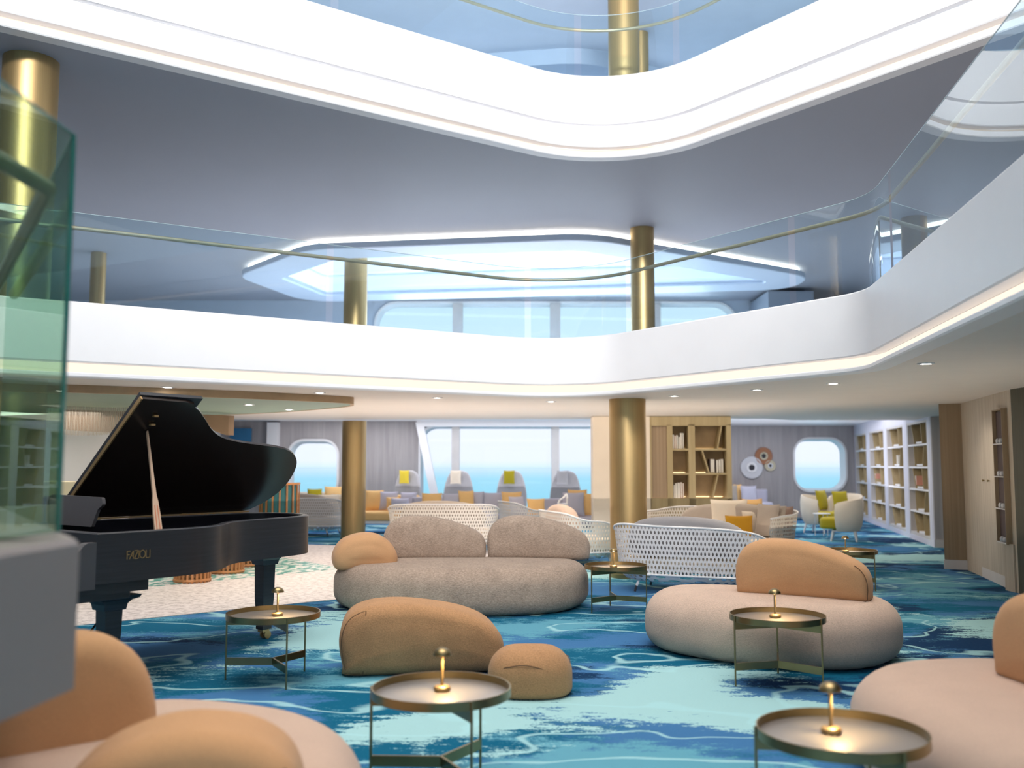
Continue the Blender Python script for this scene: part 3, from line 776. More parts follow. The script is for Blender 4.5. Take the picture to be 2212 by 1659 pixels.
# lid: plate turned about the spine
AL = math.radians(38.5)
def lidpt(u, v, h=0): # h = above the outer side
    return ploc(u, v*math.cos(AL)-h*math.sin(AL), HZ+.015+v*math.sin(AL)+h*math.cos(AL))
lid2 = [(-.35, 0.0), (1.40, 0.0)] + [(u, v*.985) for u, v in curve if not (u < .1 and v > 1.3)] + [(.10,1.42), (.02,1.44), (-.35,1.45)]
n = len(lid2); m = MB()
m.add([lidpt(u, v, 0) for u, v in lid2]+[lidpt(u, v, .024) for u, v in lid2], [tuple(range(n))[::-1], tuple(range(n, 2*n))]+[(i, (i+1) % n, n+(i+1) % n, n+i) for i in range(n)])
lid = m.build('lid', pmat('lid_painted_reflection', (.022,.013,.010), .26, 0, var=.1, spec=.6), piano)  # warm reflections on the black lid painted in as a brown base colour
m = MB(); a, b = lidpt(-.357, .02, .012), lidpt(-.357, 1.45, .012); m.bar(a, b, .012, .03, Vector(lidpt(0,0,1))-Vector(lidpt(0,0,0))); m.build('lid_edge', M['gold'], lid)
fl = [(-.36, .0), (.16, .0), (.16, 1.46), (-.36, 1.46)]
m = MB(); m.add([lidpt(u, v, .03) for u, v in fl]+[lidpt(u, v, .058) for u, v in fl], [(3,2,1,0), (4,5,6,7), (0,1,5,4), (1,2,6,5), (2,3,7,6), (3,0,4,7)]); m.build('folded_lid_flap', M['pianocase'], lid)
for u in (-.02, .78, -.3):
    m = MB(); m.box(ploc(u, -.012, HZ+.005), (.05, .03, .05)); m.build('hinge', M['gold'], piano)
MB().box(ploc(.55, .0, HZ+.008), (1.85, .012, .012)).build('hinge_rail', M['gold'], piano)
def ray_uv(px, py):
    """point of the lid plane seen at a pixel, in lid coordinates"""
    O = Vector((-3.36, 7.80, HZ+.015)); v3 = PV*math.cos(AL)+Vector((0,0,1))*math.sin(AL); nn = PU.cross(v3)
    d = ray(px, py); s = (O-Vector((0,0,EYE))).dot(nn)/d.dot(nn); p = Vector((0,0,EYE))+d*s-O
    return p.dot(PU), p.dot(v3)
pu, pv = ray_uv(317, 930)
top = Vector(lidpt(pu, pv, -.01)); w = onz(357, 1144, 1.06); q = w-Vector((-3.36,7.80,0)); bot = Vector(ploc(q.dot(PU), min(q.dot(PV), 1.45), 1.0))
m = MB()
dirv = (bot-top); side = Vector((.9, -.2, -.1)); side = (side-dirv.normalized()*side.dot(dirv.normalized())).normalized(); th = dirv.normalized().cross(side)
prof = [(0,.010), (.45,.02), (.62,.026), (.68,.040), (.80,.050), (1.0,.055)]
vs = []; 
for f, wd in prof:
    p = top+dirv*f
    for i, j in ((-1,-1), (1,-1), (1,1), (-1,1)): vs.append(p+side*(i*wd/2)+th*(j*.010))
fs = [(0,1,2,3), (23,22,21,20)]
for i in range(len(prof)-1):
    for j in range(4): fs.append((i*4+j, i*4+(j+1) % 4, (i+1)*4+(j+1) % 4, (i+1)*4+j))
m.add(vs, fs); prop = m.build('lid_prop', M['propwood'], piano)
m = MB()
for k in (-.009, .009): m.bar(top+dirv*.72+side*k-th*.011*(1 if th.dot(ray(357,1144)) > 0 else -1), top+dirv*.985+side*k*1.3-th*.011*(1 if th.dot(ray(357,1144)) > 0 else -1), .005, .004)
m.build('prop_slot', M['bookr'], prop)
for px, py in ((335, 897), (328, 916)):
    a = Vector(lidpt(*ray_uv(px, py), -.008)); m = MB().box(a, (.035, .03, .015)); m.build('prop_socket', M['gold'], lid)
# music desk
m = MB(); out = fillet([(.10,0), (.70,0), (.76,.13), (.82,.16), (.80,.215), (.06,.225), (.04,.17), (.08,.13)], [.01,.01,.05,.02,.03,.03,.02,.05], 4)
n = len(out); vs = [ploc(-.46+z*.08, v, HZ-.01+z) for v, z in out]+[ploc(-.435+z*.08, v, HZ-.01+z) for v, z in out]
m.add(vs, [tuple(range(n)), tuple(range(n, 2*n))[::-1]]+[(i, (i+1) % n, n+(i+1) % n, n+i) for i in range(n)]); m.build('music_desk', M['pianogrey'], piano)
# legs with flared corbels and casters
def pleg(u, v, zt):
    m = MB(); pr = [(.15,zt), (.14,zt-.02), (.105,zt-.035), (.085,zt-.06), (.078,zt-.10), (.062,zt-.105), (.058,.35), (.042,.12), (.047,.11), (.047,.085)]
    for (a, z0), (b, z1) in zip(pr, pr[1:]):
        c = ploc(u, v, 0)
        m.add([(c[0]+i*s, c[1]+j*s, z) for s, z in ((a, z0), (b, z1)) for i, j in ((-1,-1), (1,-1), (1,1), (-1,1))], [(0,1,5,4), (1,2,6,5), (2,3,7,6), (3,0,4,7)])
    c = ploc(u, v, 0); s = .047; m.add([(c[0]+i*s, c[1]+j*s, .085) for i, j in ((-1,-1), (1,-1), (1,1), (-1,1))], [(0,1,2,3)])
    s = .15; m.add([(c[0]+i*s, c[1]+j*s, zt) for i, j in ((-1,-1), (1,-1), (1,1), (-1,1))], [(0,1,2,3)])
    lg = m.build('leg', M['pianocase'], piano)
    cs = MB(); cs.box((c[0], c[1], .075), (.07, .07, .03))
    for k in (-.022, .022): cs.add([(c[0]+.02+.035*math.cos(a), c[1]+k+j*.012, .036+.035*math.sin(a)) for j in (-1, 1) for a in [2*PI*i/14 for i in range(14)]], [tuple(range(14)), tuple(range(14, 28))]+[(i, (i+1) % 14, 14+(i+1) % 14, 14+i) for i in range(14)])
    cs.build('caster', M['gold'], lg)
pleg(1.2, .60, .74); pleg(-.60, 1.22, .62); pleg(-.60, .25, .62)
t2 = MB()
for k in (-.06, .06): t2.tube([ploc(-.62, .75+k, .61), ploc(-.66, .75+k, .10)], .012, 8)
t2.tube([ploc(-.1, .75, .73), ploc(-.6, .72, .12)], .008, 8); t2.tube([ploc(-.1, .82, .73), ploc(-.6, .80, .12)], .008, 8)
t2.box(ploc(-.66, .75, .09), (.08, .28, .09)); ly = t2.build('pedal_lyre', M['pianoblack'], piano)
for k in (-.07, 0, .07): MB().box(ploc(-.76, .75+k, .06), (.14, .03, .015)).build('pedal', M['gold'], ly)
# lettering on the rim: F A Z I O L I in thin gilt strokes
def letters(u0, v, z0, h):
    m = MB(); x = u0; w = .0055
    def st(a, b): m.bar(ploc(a[0], v, a[1]), ploc(b[0], v, b[1]), w, w)
    def P(i, j): return (x+i*h, z0+j*h)
    G = {'F': ([((0,0),(0,1)), ((0,1),(.5,1)), ((0,.55),(.4,.55))], .40), 'A': ([((0,0),(.62,1)), ((.62,1),(.62,0)), ((.34,.35),(.62,.35))], .80),
         'Z': ([((0,1),(.6,1)), ((.6,1),(0,0)), ((0,0),(.6,0))], .74), 'I': ([((0,0),(0,1))], .16), 'L': ([((0,1),(0,0)), ((0,0),(.5,0))], .62),
         'O': ([((.45+.45*math.cos(a), .5+.5*math.sin(a)), (.45+.45*math.cos(b), .5+.5*math.sin(b))) for a, b in [(2*PI*i/18, 2*PI*(i+1)/18) for i in range(18)]], 1.04)}
    for ch in 'FAZIOLI':
        for a, b in G[ch][0]: st(P(*a), P(*b))
        x += G[ch][1]*h
    return m
p0 = None
def rim_hit(px, py, v=1.493):
    O = Vector((-3.36,7.80,0))+PV*v; d = ray(px, py); s = (O-Vector((0,0,EYE))).dot(PV)/d.dot(PV); p = Vector((0,0,EYE))+d*s-O
    return p.dot(PU), p.z
(lu, lz), (lu2, _) = rim_hit(274, 1208), rim_hit(323, 1205)
_, lz2 = rim_hit(274, 1191)
hh = (lz2-lz)
m = letters(lu, 1.494, lz, hh); 
wtot = hh*(.40+.80+.74+.16+1.04+.62+.0); sx = (lu2-lu)/wtot
m.v = [(lu+(x-lu)*sx, y, z) for x, y, z in m.v]
o = m.build('gilt_lettering', M['gold'], piano); o['label'] = 'thin gold maker lettering on the dark piano side'

# ================================================================== PEBBLE SOFAS
def seat(parent, outline, z1, mat, z0=.0, rb=.17, rt=.20, dome=.02):
    m = MB(); pebble(m, resample(outline, 80), z0, z1, rb, rt, dome, 8); return m.build('seat', M[mat], parent, True, 180)
BACKSH = [(.0,.06), (-.005,.25), (.06,.39), (.20,.46), (.42,.468), (.66,.435), (.88,.365), (1.04,.285), (1.105,.19), (1.11,.06), (1.05,0), (.55,-.003), (.06,0)]
def backrest(parent, sx, sz, th, loc, rz, mat, name='backrest', r=.10, shape=BACKSH, mirror=False, seam=None, tilt=0, bend=0):
    w = max(p[0] for p in shape)
    o = catmull([((w-p[0] if mirror else p[0])*sx-w*sx/2, p[1]*sz) for p in shape], 6)
    m = MB(); pebble(m, resample(o, 76), -th/2, th/2, r, r, .02, 7, 'y', bend)
    ob = m.build(name, M[mat], parent, True, 180); ob.location = loc; ob.rotation_euler = (tilt, 0, rz)
    if seam:
        x0 = seam[1]*w*sx
        # stitched line running over the end of the form
        oo = offset(resample(o, 76) if area(o) > 0 else resample(o, 76)[::-1], .001)
        pts = [(x, y) for x, y in oo]
        s = MB(); rr = r*.42
        loop = [(x, -th/2+rr*.55, z) for x, z in offset(oo, -rr*.42)]
        loop = [p for p in loop if (p[0] < x0 if seam[1] < 0 else p[0] > x0)]
        s.tube(loop, .003, 5); s.build('seam', M[seam[0]], ob, True)
    return ob
# centre sofa
t = thing('pebble_sofa', 'taupe pebble-shaped sofa with two rounded backrests and a peach arm cushion, centre of the room', 'sofa', (-.53, 10.32, 0), 0, 'pebble sofas')
o = catmull([(-1.36,.12), (-1.25,-.32), (-.85,-.68), (-.2,-.86), (.5,-.82), (1.05,-.58), (1.33,-.1), (1.30,.35), (.9,.62), (0,.68), (-.9,.62)], 8)
seat(t, o, .475, 'taupe')
backrest(t, 1.02, 1.02, .34, (-.33, .42, .455), .02, 'taupe')
backrest(t, 1.02, 1.02, .34, (.83, .44, .455), -.03, 'taupe')
backrest(t, .60, .80, .46, (-1.04, -.10, .41), .25, 'peach', 'arm_cushion', .115, [(.0,.09), (.02,.24), (.18,.39), (.5,.465), (.8,.44), (1.0,.33), (1.11,.18), (1.10,.06), (1.0,0), (.55,-.005), (.1,0)])
# right middle sofa
t = thing('pebble_sofa', 'beige pebble-shaped sofa with one peach backrest, right of centre behind a tray table', 'sofa', (2.05, 7.82, 0), 0, 'pebble sofas')
R = Matrix.Rotation(-.50, 2)
o = [tuple(R @ Vector(p)) for p in catmull([(-1.0,.1), (-.85,-.4), (-.35,-.66), (.3,-.70), (.8,-.5), (1.02,-.05), (.92,.42), (.4,.66), (-.35,.62), (-.82,.45)], 8)]
seat(t, o, .465, 'beige', rt=.22)
backrest(t, .92, .98, .36, (.28, -.13, .445), -.46, 'peach', seam=('seam', .37))
# right front sofa
t = thing('pebble_sofa', 'beige pebble-shaped sofa with peach backrest cut off by the right picture edge', 'sofa', (2.42, 4.28, 0), 0, 'pebble sofas')
o = catmull([(-.78,.1), (-.72,.62), (-.42,1.0), (.1,1.12), (.6,.95), (.8,.4), (.8,-.5), (.4,-1.0), (-.2,-1.05), (-.65,-.7)], 8)
seat(t, o, .465, 'pinkbeige', rt=.2)
backrest(t, 1.12, .98, .36, (.17, -.08, .445), -PI/2+.10, 'peach')
# left front sofa
t = thing('pebble_sofa', 'pinkish beige pebble sofa with peach backrest in the bottom left corner, under the stair landing', 'sofa', (-1.46, 3.50, 0), 0, 'pebble sofas')
o = catmull([(-.85,.1), (-.7,.72), (-.15,1.05), (.42,.92), (.78,.58), (.92,.1), (.85,-.45), (.4,-.85), (-.3,-.9), (-.75,-.5)], 8)
seat(t, o, .45, 'pinkbeige', rt=.2)
backrest(t, .98, 1.42, .36, (-.46, .14, .18), .62, 'peach', mirror=True)
backrest(t, .66, .78, .42, (.43, -.42, .37), .22, 'peach', 'arm_cushion', .10, [(.0,.09), (.02,.2), (.2,.34), (.5,.42), (.8,.40), (1.0,.32), (1.10,.20), (1.11,.06), (1.02,0), (.55,-.005), (.1,0)], seam=('seam', .40))
# poufs
t = thing('pouf', 'large tan woven pouf with rounded top in front of the centre sofa', 'pouf', (-.66, 7.2, 0), 0, 'woven poufs')
backrest(t, 1.03, 1.06, .56, (0, 0, .0), .14, 'tan', 'pouf_body', .12, [(.0,.05), (-.03,.24), (.02,.385), (.15,.455), (.36,.475), (.6,.455), (.84,.41), (1.02,.335), (1.12,.22), (1.13,.06), (1.09,0), (.55,-.003), (.04,0)], seam=('seam', -.36))
t = thing('pouf', 'small low tan pouf beside the large pouf', 'pouf', (.12, 6.45, 0), 0, 'woven poufs')
m = MB(); pebble(m, resample(superell(.28, .25, 2.5), 72), 0, .30, .05, .17, .012, 10); b = m.build('pouf_body', M['tan'], t, True, 180)
m = MB(); lp = offset(resample(superell(.28, .25, 2.5), 72), -.016); m.tube([(x, y, .195+.025*math.sin(3*math.atan2(y, x)+.6)) for x, y in lp], .003, 5, True); m.build('seam', M['seam'], b, True)

# ================================================================== TRAY TABLES AND LAMPS
def tray_table():
    t = thing('tray_table', '', 'table', (0,0,0), 0, 'round brass tray tables')
    MB().lathe([(.05,.43), (.322,.43), (.325,.432), (.325,.472), (.3185,.472), (.3185,.437)], n=64, cap=True).build('tray_rim', M['darkbrass'], t, True, 40)
    MB().lathe([(.30,.4365), (.318,.4365), (.318,.4385), (.01,.4385)], n=64).build('tray_inlay', M['trayin'], t, True, 40)
    for k in range(3):
        a = 2*PI*k/3; x, y = .328*math.cos(a), .328*math.sin(a)
        MB().tube([(x, y, 0), (x, y, .47)], .0065, 8).build('leg', M['darkbrass'], t, True)
    for nm, z, h in (('lower_brace', .13, .05), ('upper_brace', .405, .05)):
        m = MB()
        for k in range(3):
            a = 2*PI*k/3; m.bar((0, 0, z), (.325*math.cos(a), .325*math.sin(a), z), .012, h)
        m.build(nm, M['darkbrass'], t)
    return t
def table_lamp():
    t = thing('table_lamp', '', 'lamp', (0,0,0), 0, 'small brass table lamps')
    MB().lathe([(.01,0), (.035,0), (.040,.006), (.040,.016), (.034,.024), (.006,.027)], n=32).build('base', M['brass'], t, True, 50)
    MB().tube([(0,0,.02), (0,0,.165), (.004,0,.18)], .0075, 12).build('stem', M['brass'], t, True)
    m = MB(); pr = []
    for k in range(9): a = PI/2*k/8; pr.append((.043*math.cos(a)+.0005, .165+.036*math.sin(a)))
    m.lathe([(.041,.166)]+pr, n=32, cap=False); s = m.build('shade', M['darkbrass'], t, True, 180)
    MB().lathe([(.004,.158), (.012,.163), (.012,.172), (.004,.176)], n=16).build('bulb', M['lampbulb'], s, True)
    ld = bpy.data.lights.new('lamp_glow', 'SPOT'); ld.energy = 6.5; ld.color = (1,.68,.32); ld.shadow_soft_size = .015; ld.spot_size = 2.3; ld.spot_blend = .6
    lo = bpy.data.objects.new('lamp_glow', ld); C.objects.link(lo); lo.parent = t; lo.location = (.02, -.02, .155)
    return t
TT = [((-.33,4.54), 178, (0,.05), 'brass tray table in the centre foreground, nearest the small pouf'), ((1.29,3.82), 172, (-.02,.06), 'brass tray table lowest at right, in front of the right edge sofa'),
      ((-1.68,6.80), 180, (.02,.03), 'brass tray table in front of the rear piano leg'), ((1.84,6.70), 195, (0,.05), 'brass tray table in front of the beige sofa with one backrest'),
      ((1.08,10.0), 215, (-.02,.03), 'brass tray table between the taupe sofa and the woven sofa'), ((4.13,11.75), 190, (-.04,.02), 'farthest brass tray table, half behind the beige sofa, on dark carpet at right')]
LT = ['small lit brass lamp on the centre foreground tray table', 'small lit brass lamp on the lowest right tray table', 'small lit brass lamp on the tray table by the piano leg',
      'small lit brass lamp on the tray table before the beige sofa', 'small lit brass lamp on the tray table right of the taupe sofa', 'small lit brass lamp on the farthest tray table at right']
pt = tray_table(); plp = table_lamp()
for i, ((x, y), rz, off, lab) in enumerate(TT):
    for first, l2, loc, r in ((pt, lab, (x, y, 0), math.radians(rz)), (plp, LT[i], (x+off[0], y+off[1], .4385), .3*i)):
        if i == 0: first.location = loc; first.rotation_euler = (0, 0, r); first['label'] = l2
        else: dup(first, l2, loc, r)

# ================================================================== WOVEN SOFAS
def lattice_sofa(label, x, y, rz, W=1.7, D=.95, hb=.76, ha=.52, lat='lattice', cush='greycush', lean=0, seatmat='whiteseat', roll=True):
    """faces +y locally; the pierced shell wraps the back and both arms"""
    t = thing('woven_sofa', label, 'sofa', (x, y, 0), rz, 'white woven sofas')
    a, b = W/2, D/2; k = 64; ths = [math.radians(22-224*i/k) for i in range(k+1)]
    def base(th, g):
        c, s = math.cos(th), math.sin(th); e = 2/4.0
        return (a*g*math.copysign(abs(c)**e, c), b*g*math.copysign(abs(s)**e, s))
    def top(th):
        f = .5-.5*math.sin(th); f = max(0, min(1, f)); f = f*f*(3-2*f)
        return ha+(hb-ha)*f + lean*math.cos(th)
    m = MB(); vs = []; uv = []; fs = []; rows = 5; s = 0; last = None
    for i, th in enumerate(ths):
        p0 = Vector(base(th, .93)); p1 = Vector(base(th, 1.0))
        if last is not None: s += (p1-last).length
        last = p1
        for j in range(rows+1):
            f = j/rows; zt = top(th); z = .22+(zt-.22)*f; p = p0.lerp(p1, f)
            vs.append((p.x, p.y, z)); uv.append((s/.046, (z-.22)/.058))
    for i in range(k):
        for j in range(rows): fs.append((i*(rows+1)+j, (i+1)*(rows+1)+j, (i+1)*(rows+1)+j+1, i*(rows+1)+j+1))
    m.add(vs, fs); m.uv = uv; m.build('lattice_back', M[lat], t, True, 180)
    m = MB(); m.tube([(*base(th, 1.0), top(th)) for th in ths], .014, 8); m.tube([(*base(th, .93), .22) for th in ths], .013, 8)
    m.build('shell_rim', M['whiteframe'], t, True, 180)
    # basket underside
    m = MB(); vs = []; uv = []; fs = []
    ring = [math.radians(360*i/48) for i in range(48)]
    for j, (g, z) in enumerate(((.93,.22), (.84,.15), (.7,.12))):
        for i, th in enumerate(ring): vs.append((*base(th, g), z)); uv.append((i*.9, j*1.5))
    for j in range(2):
        for i in range(48): fs.append((j*48+i, j*48+(i+1) % 48, (j+1)*48+(i+1) % 48, (j+1)*48+i))
    m.add(vs, fs); m.uv = uv; m.build('basket_underside', M[lat], t, True, 180)
    m = MB(); pebble(m, resample([(p[0]*.88, p[1]*.88+.03) for p in [base(th, 1) for th in ring]], 64), .24, .40, .05, .06, .015, 5); m.build('seat_cushion', M['cream'], t, True, 180)
    if roll:
        backrest(t, W*.70, .95, .22, (0, -b+.24, .42), 0, cush, 'back_cushion', .09, [(.0,.1), (.01,.3), (.07,.42), (.25,.485), (.55,.5), (.86,.46), (1.03,.36), (1.1,.2), (1.08,.05), (.95,0), (.5,0), (.1,0)])
    for i, j in ((-1,-1), (1,-1), (1,1), (-1,1)):
        l = MB().tube([(i*a*.62, j*b*.62, .16), (i*a*.66, j*b*.66, .07)], .016, 8).build('leg', M['whiteframe'], t, True)
        MB().tube([(i*a*.66, j*b*.66, .072), (i*a*.68, j*b*.68, 0)], .014, 8).build('leg_tip', M['dark'], l, True)
    return t
lattice_sofa('white woven sofa with grey roll, back to us, right of the thick brass column', 2.18, 11.55, -.42, 1.85, 1.0, .78, .50, 'lattice', 'greycush', -.05)
lattice_sofa('cream woven sofa full of cushions before the oak bookcase, facing us', 3.16, 14.85, PI-.75, 2.4, 1.4, .82, .70, 'lattice2', 'warmgrey')
lattice_sofa('warm white woven sofa with taupe roll, its pierced back just behind the taupe pebble sofa', -1.18, 16.6, 0, 1.9, .95, .84, .62, 'lattice2', 'warmgrey')
lattice_sofa('white woven sofa near the windows with an open seat to the right', .3, 18.5, -1.25, 1.4, .95, .80, .50, 'lattice', 'lilac', roll=False)
lattice_sofa('woven sofa with beige rolls just left of the thick brass column', 1.02, 14.75, -1.3, 1.5, 1.0, .80, .56, 'lattice2', 'beige')
lattice_sofa('white woven sofa behind the piano tail, left of the far brass column', -4.45, 20.7, -.2, 1.9, 1.0, .80, .55, 'lattice', 'warmgrey')

# window-side banquettes
def banquette(label, x, y, rz, W, mat):
    t = thing('window_sofa', label, 'sofa', (x, y, 0), rz, 'low sofas by the windows')
    m = MB(); pebble(m, resample(superell(W/2, .4, 6), 72), .28, .48, .05, .06, .01, 5); m.build('seat_cushion', M[mat], t, True, 180)
    m = MB(); pebble(m, resample(superell(W/2, .09, 5), 72), .40, .82, .04, .04, .005, 4); o = m.build('back_cushion', M[mat], t, True, 180); o.location = (0, .36, 0)
    MB().box((0, 0, .25), (W*.96, .76, .06)).build('frame', M['whiteframe'], t)
    for i in (-1, 1):
        for j in (-1, 1): MB().tube([(i*W*.45, j*.32, .24), (i*W*.46, j*.34, 0)], .018, 8).build('leg', M['dark'], t, True)
    return t
banquette('low mustard sofa right of the far brass column', -2.75, 21.4, 0, 1.3, 'orange')
banquette('low lilac sofa between the high-back chairs, mostly hidden', -1.05, 20.15, 0, 2.2, 'lilac')
banquette('low lilac sofa in front of the rightmost high-back chair', 1.3, 19.3, .2, 1.3, 'lilac')

banquette('low sofa below the left window with olive and orange cushions', -4.9, 23.9, 0, 2.0, 'cream')
banquette('low sofa against the far wall below the wall discs', 6.35, 26.75, 0, 1.8, 'lilac')
# high-back armchairs
def highback():
    t = thing('high_back_chair', '', 'chair', (0,0,0), 0, 'grey high-back chairs by the windows')
    pts = [(-.31,.38), (-.36,.7), (-.32,1.05), (-.22,1.30), (-.08,1.37), (.1,1.37), (.24,1.28), (.33,1.0), (.36,.7), (.31,.38), (.0,.36)]
    m = MB(); pebble(m, resample(catmull(pts, 6), 70), -.06, .06, .05, .05, .01, 5, 'y', -.55); o = m.build('back_shell', M['chairgrey'], t, True, 180); o.location = (0, .28, 0)
    m = MB(); pebble(m, resample(superell(.36, .36, 3), 60), .30, .47, .05, .07, .02, 5); m.build('seat', M['chairgrey'], t, True, 180)
    MB().lathe([(.24,0), (.24,.02), (.03,.04), (.03,.31)], n=24).build('pedestal', M['dark'], t, True)
    return t
hb = highback()
HB = [(-2.58, 22.75, -.35, 'grey high-back chair with a yellow head cushion, leftmost'), (-1.28, 22.3, -.1, 'grey high-back chair with a cream head cushion'),
      (0.0, 22.3, .05, 'grey high-back chair with an olive green head cushion'), (1.18, 21.4, -.15, 'grey high-back chair with a matching grey head cushion, rightmost')]
HC = [('yellow', 'yellow head cushion on the leftmost high-back chair'), ('cream', 'cream head cushion on the second high-back chair'), ('olive', 'olive head cushion on the third high-back chair'), ('chairgrey', 'grey head cushion on the rightmost high-back chair')]
for i, (x, y, r, lab) in enumerate(HB):
    if i == 0: hb.location = (x, y, 0); hb.rotation_euler = (0, 0, r); hb['label'] = lab
    else: dup(hb, lab, (x, y, 0), r)
    m = MB(); pillow(m, .26, .32, .1); o = m.build('head_cushion', M[HC[i][0]], None, True, 180)
    q = Matrix.Rotation(r, 3, 'Z') @ Vector((-.06, .135, 1.06)); o.location = Vector((x, y, 0))+q; o.rotation_euler = (0, 0, r); tag(o, HC[i][1], 'cushion', 'head cushions')

# scatter cushions
def cushion(px, py, Y, w, h, mat, label, rz=0, tilt=-.2, t=.14, zb=None):
    """(px,py) = middle of the bottom edge"""
    m = MB(); pillow(m, w, h, t); o = m.build('cushion', M[mat], None, True, 180)
    p = ony(px, py, Y)
    if zb is not None: p.z = zb
    o.location = p; o.rotation_euler = (tilt, 0, rz); tag(o, label, 'cushion', 'scatter cushions')
cushion(1577, 1128, 15.0, .58, .55, 'cream', 'large cream cushion on the woven sofa before the bookcase', -.1, zb=.425)
cushion(1598, 1150, 14.5, .42, .32, 'mustard', 'dark mustard lumbar cushion in front of the large cream cushion', -.05, zb=.425)
cushion(1630, 1122, 14.75, .36, .38, 'cream', 'pale cushion tucked below the orange one on the cushioned woven sofa', .3, zb=.425)
cushion(1632, 1100, 15.05, .36, .56, 'orange', 'bright orange cushion leaning at the back of the cushioned woven sofa', .25, zb=.425)
cushion(1652, 1125, 14.45, .44, .50, 'warmgrey', 'warm grey cushion standing side-on at the right arm of the woven sofa', -1.0, zb=.425, t=.12)
cushion(1668, 1122, 14.45, .42, .48, 'warmgrey', 'second warm grey cushion, nearer the right arm of the woven sofa', -1.1, zb=.425, t=.12)
cushion(1686, 1120, 14.6, .36, .46, 'brownc', 'brown cushion at the far right arm of the woven sofa', -.5, zb=.425, t=.12)
cushion(1578, 1068, 26.5, .42, .48, 'warmgrey', 'grey cushion right of the bookcase foot, with a yellow neighbour', 0, zb=.48)
cushion(1597, 1068, 26.72, .26, .5, 'orange', 'narrow orange cushion edge right of the bookcase', .3, zb=.48)
cushion(1619, 1070, 26.55, .46, .46, 'lilac', 'lilac cushion below the wall discs', .1, zb=.48)
# cushions by the windows
cushion(808, 1088, 21.45, .42, .45, 'orange', 'big orange cushion just right of the far brass column', .1, zb=.50)
cushion(838, 1090, 21.4, .42, .42, 'lilac', 'lilac cushion beside the big orange cushion', -.15, zb=.50)
cushion(849, 1085, 21.20, .3, .3, 'orange', 'small orange cushion peeking behind a lilac cushion', .2, zb=.50)
cushion(864, 1085, 21.03, .40, .30, 'lilac', 'low lilac cushion left of the taupe roll', .1, zb=.485)
cushion(880, 1080, 21.45, .4, .42, 'lilac', 'lilac cushion in front of the leftmost high-back chair', -.3, zb=.485)
cushion(932, 1080, 19.6, .42, .45, 'orange', 'mustard cushion left in the row above the taupe roll', 0, zb=.49)
cushion(976, 1080, 19.6, .42, .44, 'lilac', 'lilac cushion in the middle of the row above the taupe roll', 0, zb=.49)
cushion(1010, 1078, 19.6, .34, .50, 'orange', 'peach orange cushion turned at the right of the row above the taupe roll', .4, zb=.49)
cushion(1028, 1078, 19.75, .3, .48, 'lilac', 'narrow lilac cushion behind the turned peach orange one', -.3, zb=.49)
cushion(1064, 1080, 19.75, .40, .46, 'lilac', 'lilac cushion left of the third high-back chair', .1, zb=.49)
cushion(1106, 1078, 19.5, .42, .48, 'orange', 'orange cushion in front of the third high-back chair', .1, zb=.49)
cushion(1120, 1092, 18.7, .38, .40, 'lilac', 'grey lilac cushion on the open woven seat', .7, zb=.5)
cushion(1159, 1100, 18.6, .36, .36, 'orange', 'orange cushion on the open woven seat near the windows', .2, zb=.5)
cushion(1240, 1100, 19.0, .44, .48, 'lilac', 'big lilac cushion before the rightmost high-back chair', .1, zb=.49)
cushion(1274, 1095, 19.1, .40, .46, 'orange', 'orange cushion right of the big lilac cushion', 0, zb=.49)
cushion(1248, 1075, 19.35, .40, .52, 'orange', 'orange cushion half hidden behind the big lilac cushion', 0, zb=.5)
cushion(712, 1085, 20.6, .46, .42, 'cream', 'white cushion on the woven sofa behind the piano tail', .5, zb=.46)
cushion(733, 1085, 20.8, .40, .42, 'cream', 'second white cushion against the far brass column', 0, zb=.46)
cushion(680, 1050, 23.75, .36, .44, 'olive', 'small olive cushion below the left window', .2, zb=.485)
cushion(722, 1050, 23.8, .52, .50, 'orange', 'long orange cushion below the left window', 0, zb=.485)

# white lantern on a small pedestal table
t = thing('pedestal_table', 'small white pedestal table carrying the white lantern', 'table', (.93, 17.6, 0))
MB().lathe([(.2,.52), (.2,.545), (.02,.55)], n=32).build('table_top', M['whiteframe'], t, True, 40)
MB().lathe([(.16,0), (.16,.012), (.02,.03), (.02,.52)], n=24).build('stem', M['whiteframe'], t, True, 40)
t = thing('lantern', 'white lantern with curved handle in front of the rightmost high-back chair', 'lantern', (.93, 17.6, .55))
m = MB()
for i in (-1, 1):
    for j in (-1, 1): m.box((i*.075, j*.075, .12), (.02, .02, .24))
m.box((0,0,.01), (.18,.18,.02)); m.box((0,0,.24), (.18,.18,.02)); m.build('cage', M['whiteframe'], t)
MB().box((0, 0, .09), (.12, .12, .14)).build('blue_candle', M['bluepanel'], t)
MB().tube(catmull([(-.08,0,.25), (-.05,0,.31), (.02,0,.36), (.075,0,.42), (.085,0,.34), (.08,0,.25)], 6, False), .016, 8).build('handle', M['whiteframe'], t, True)

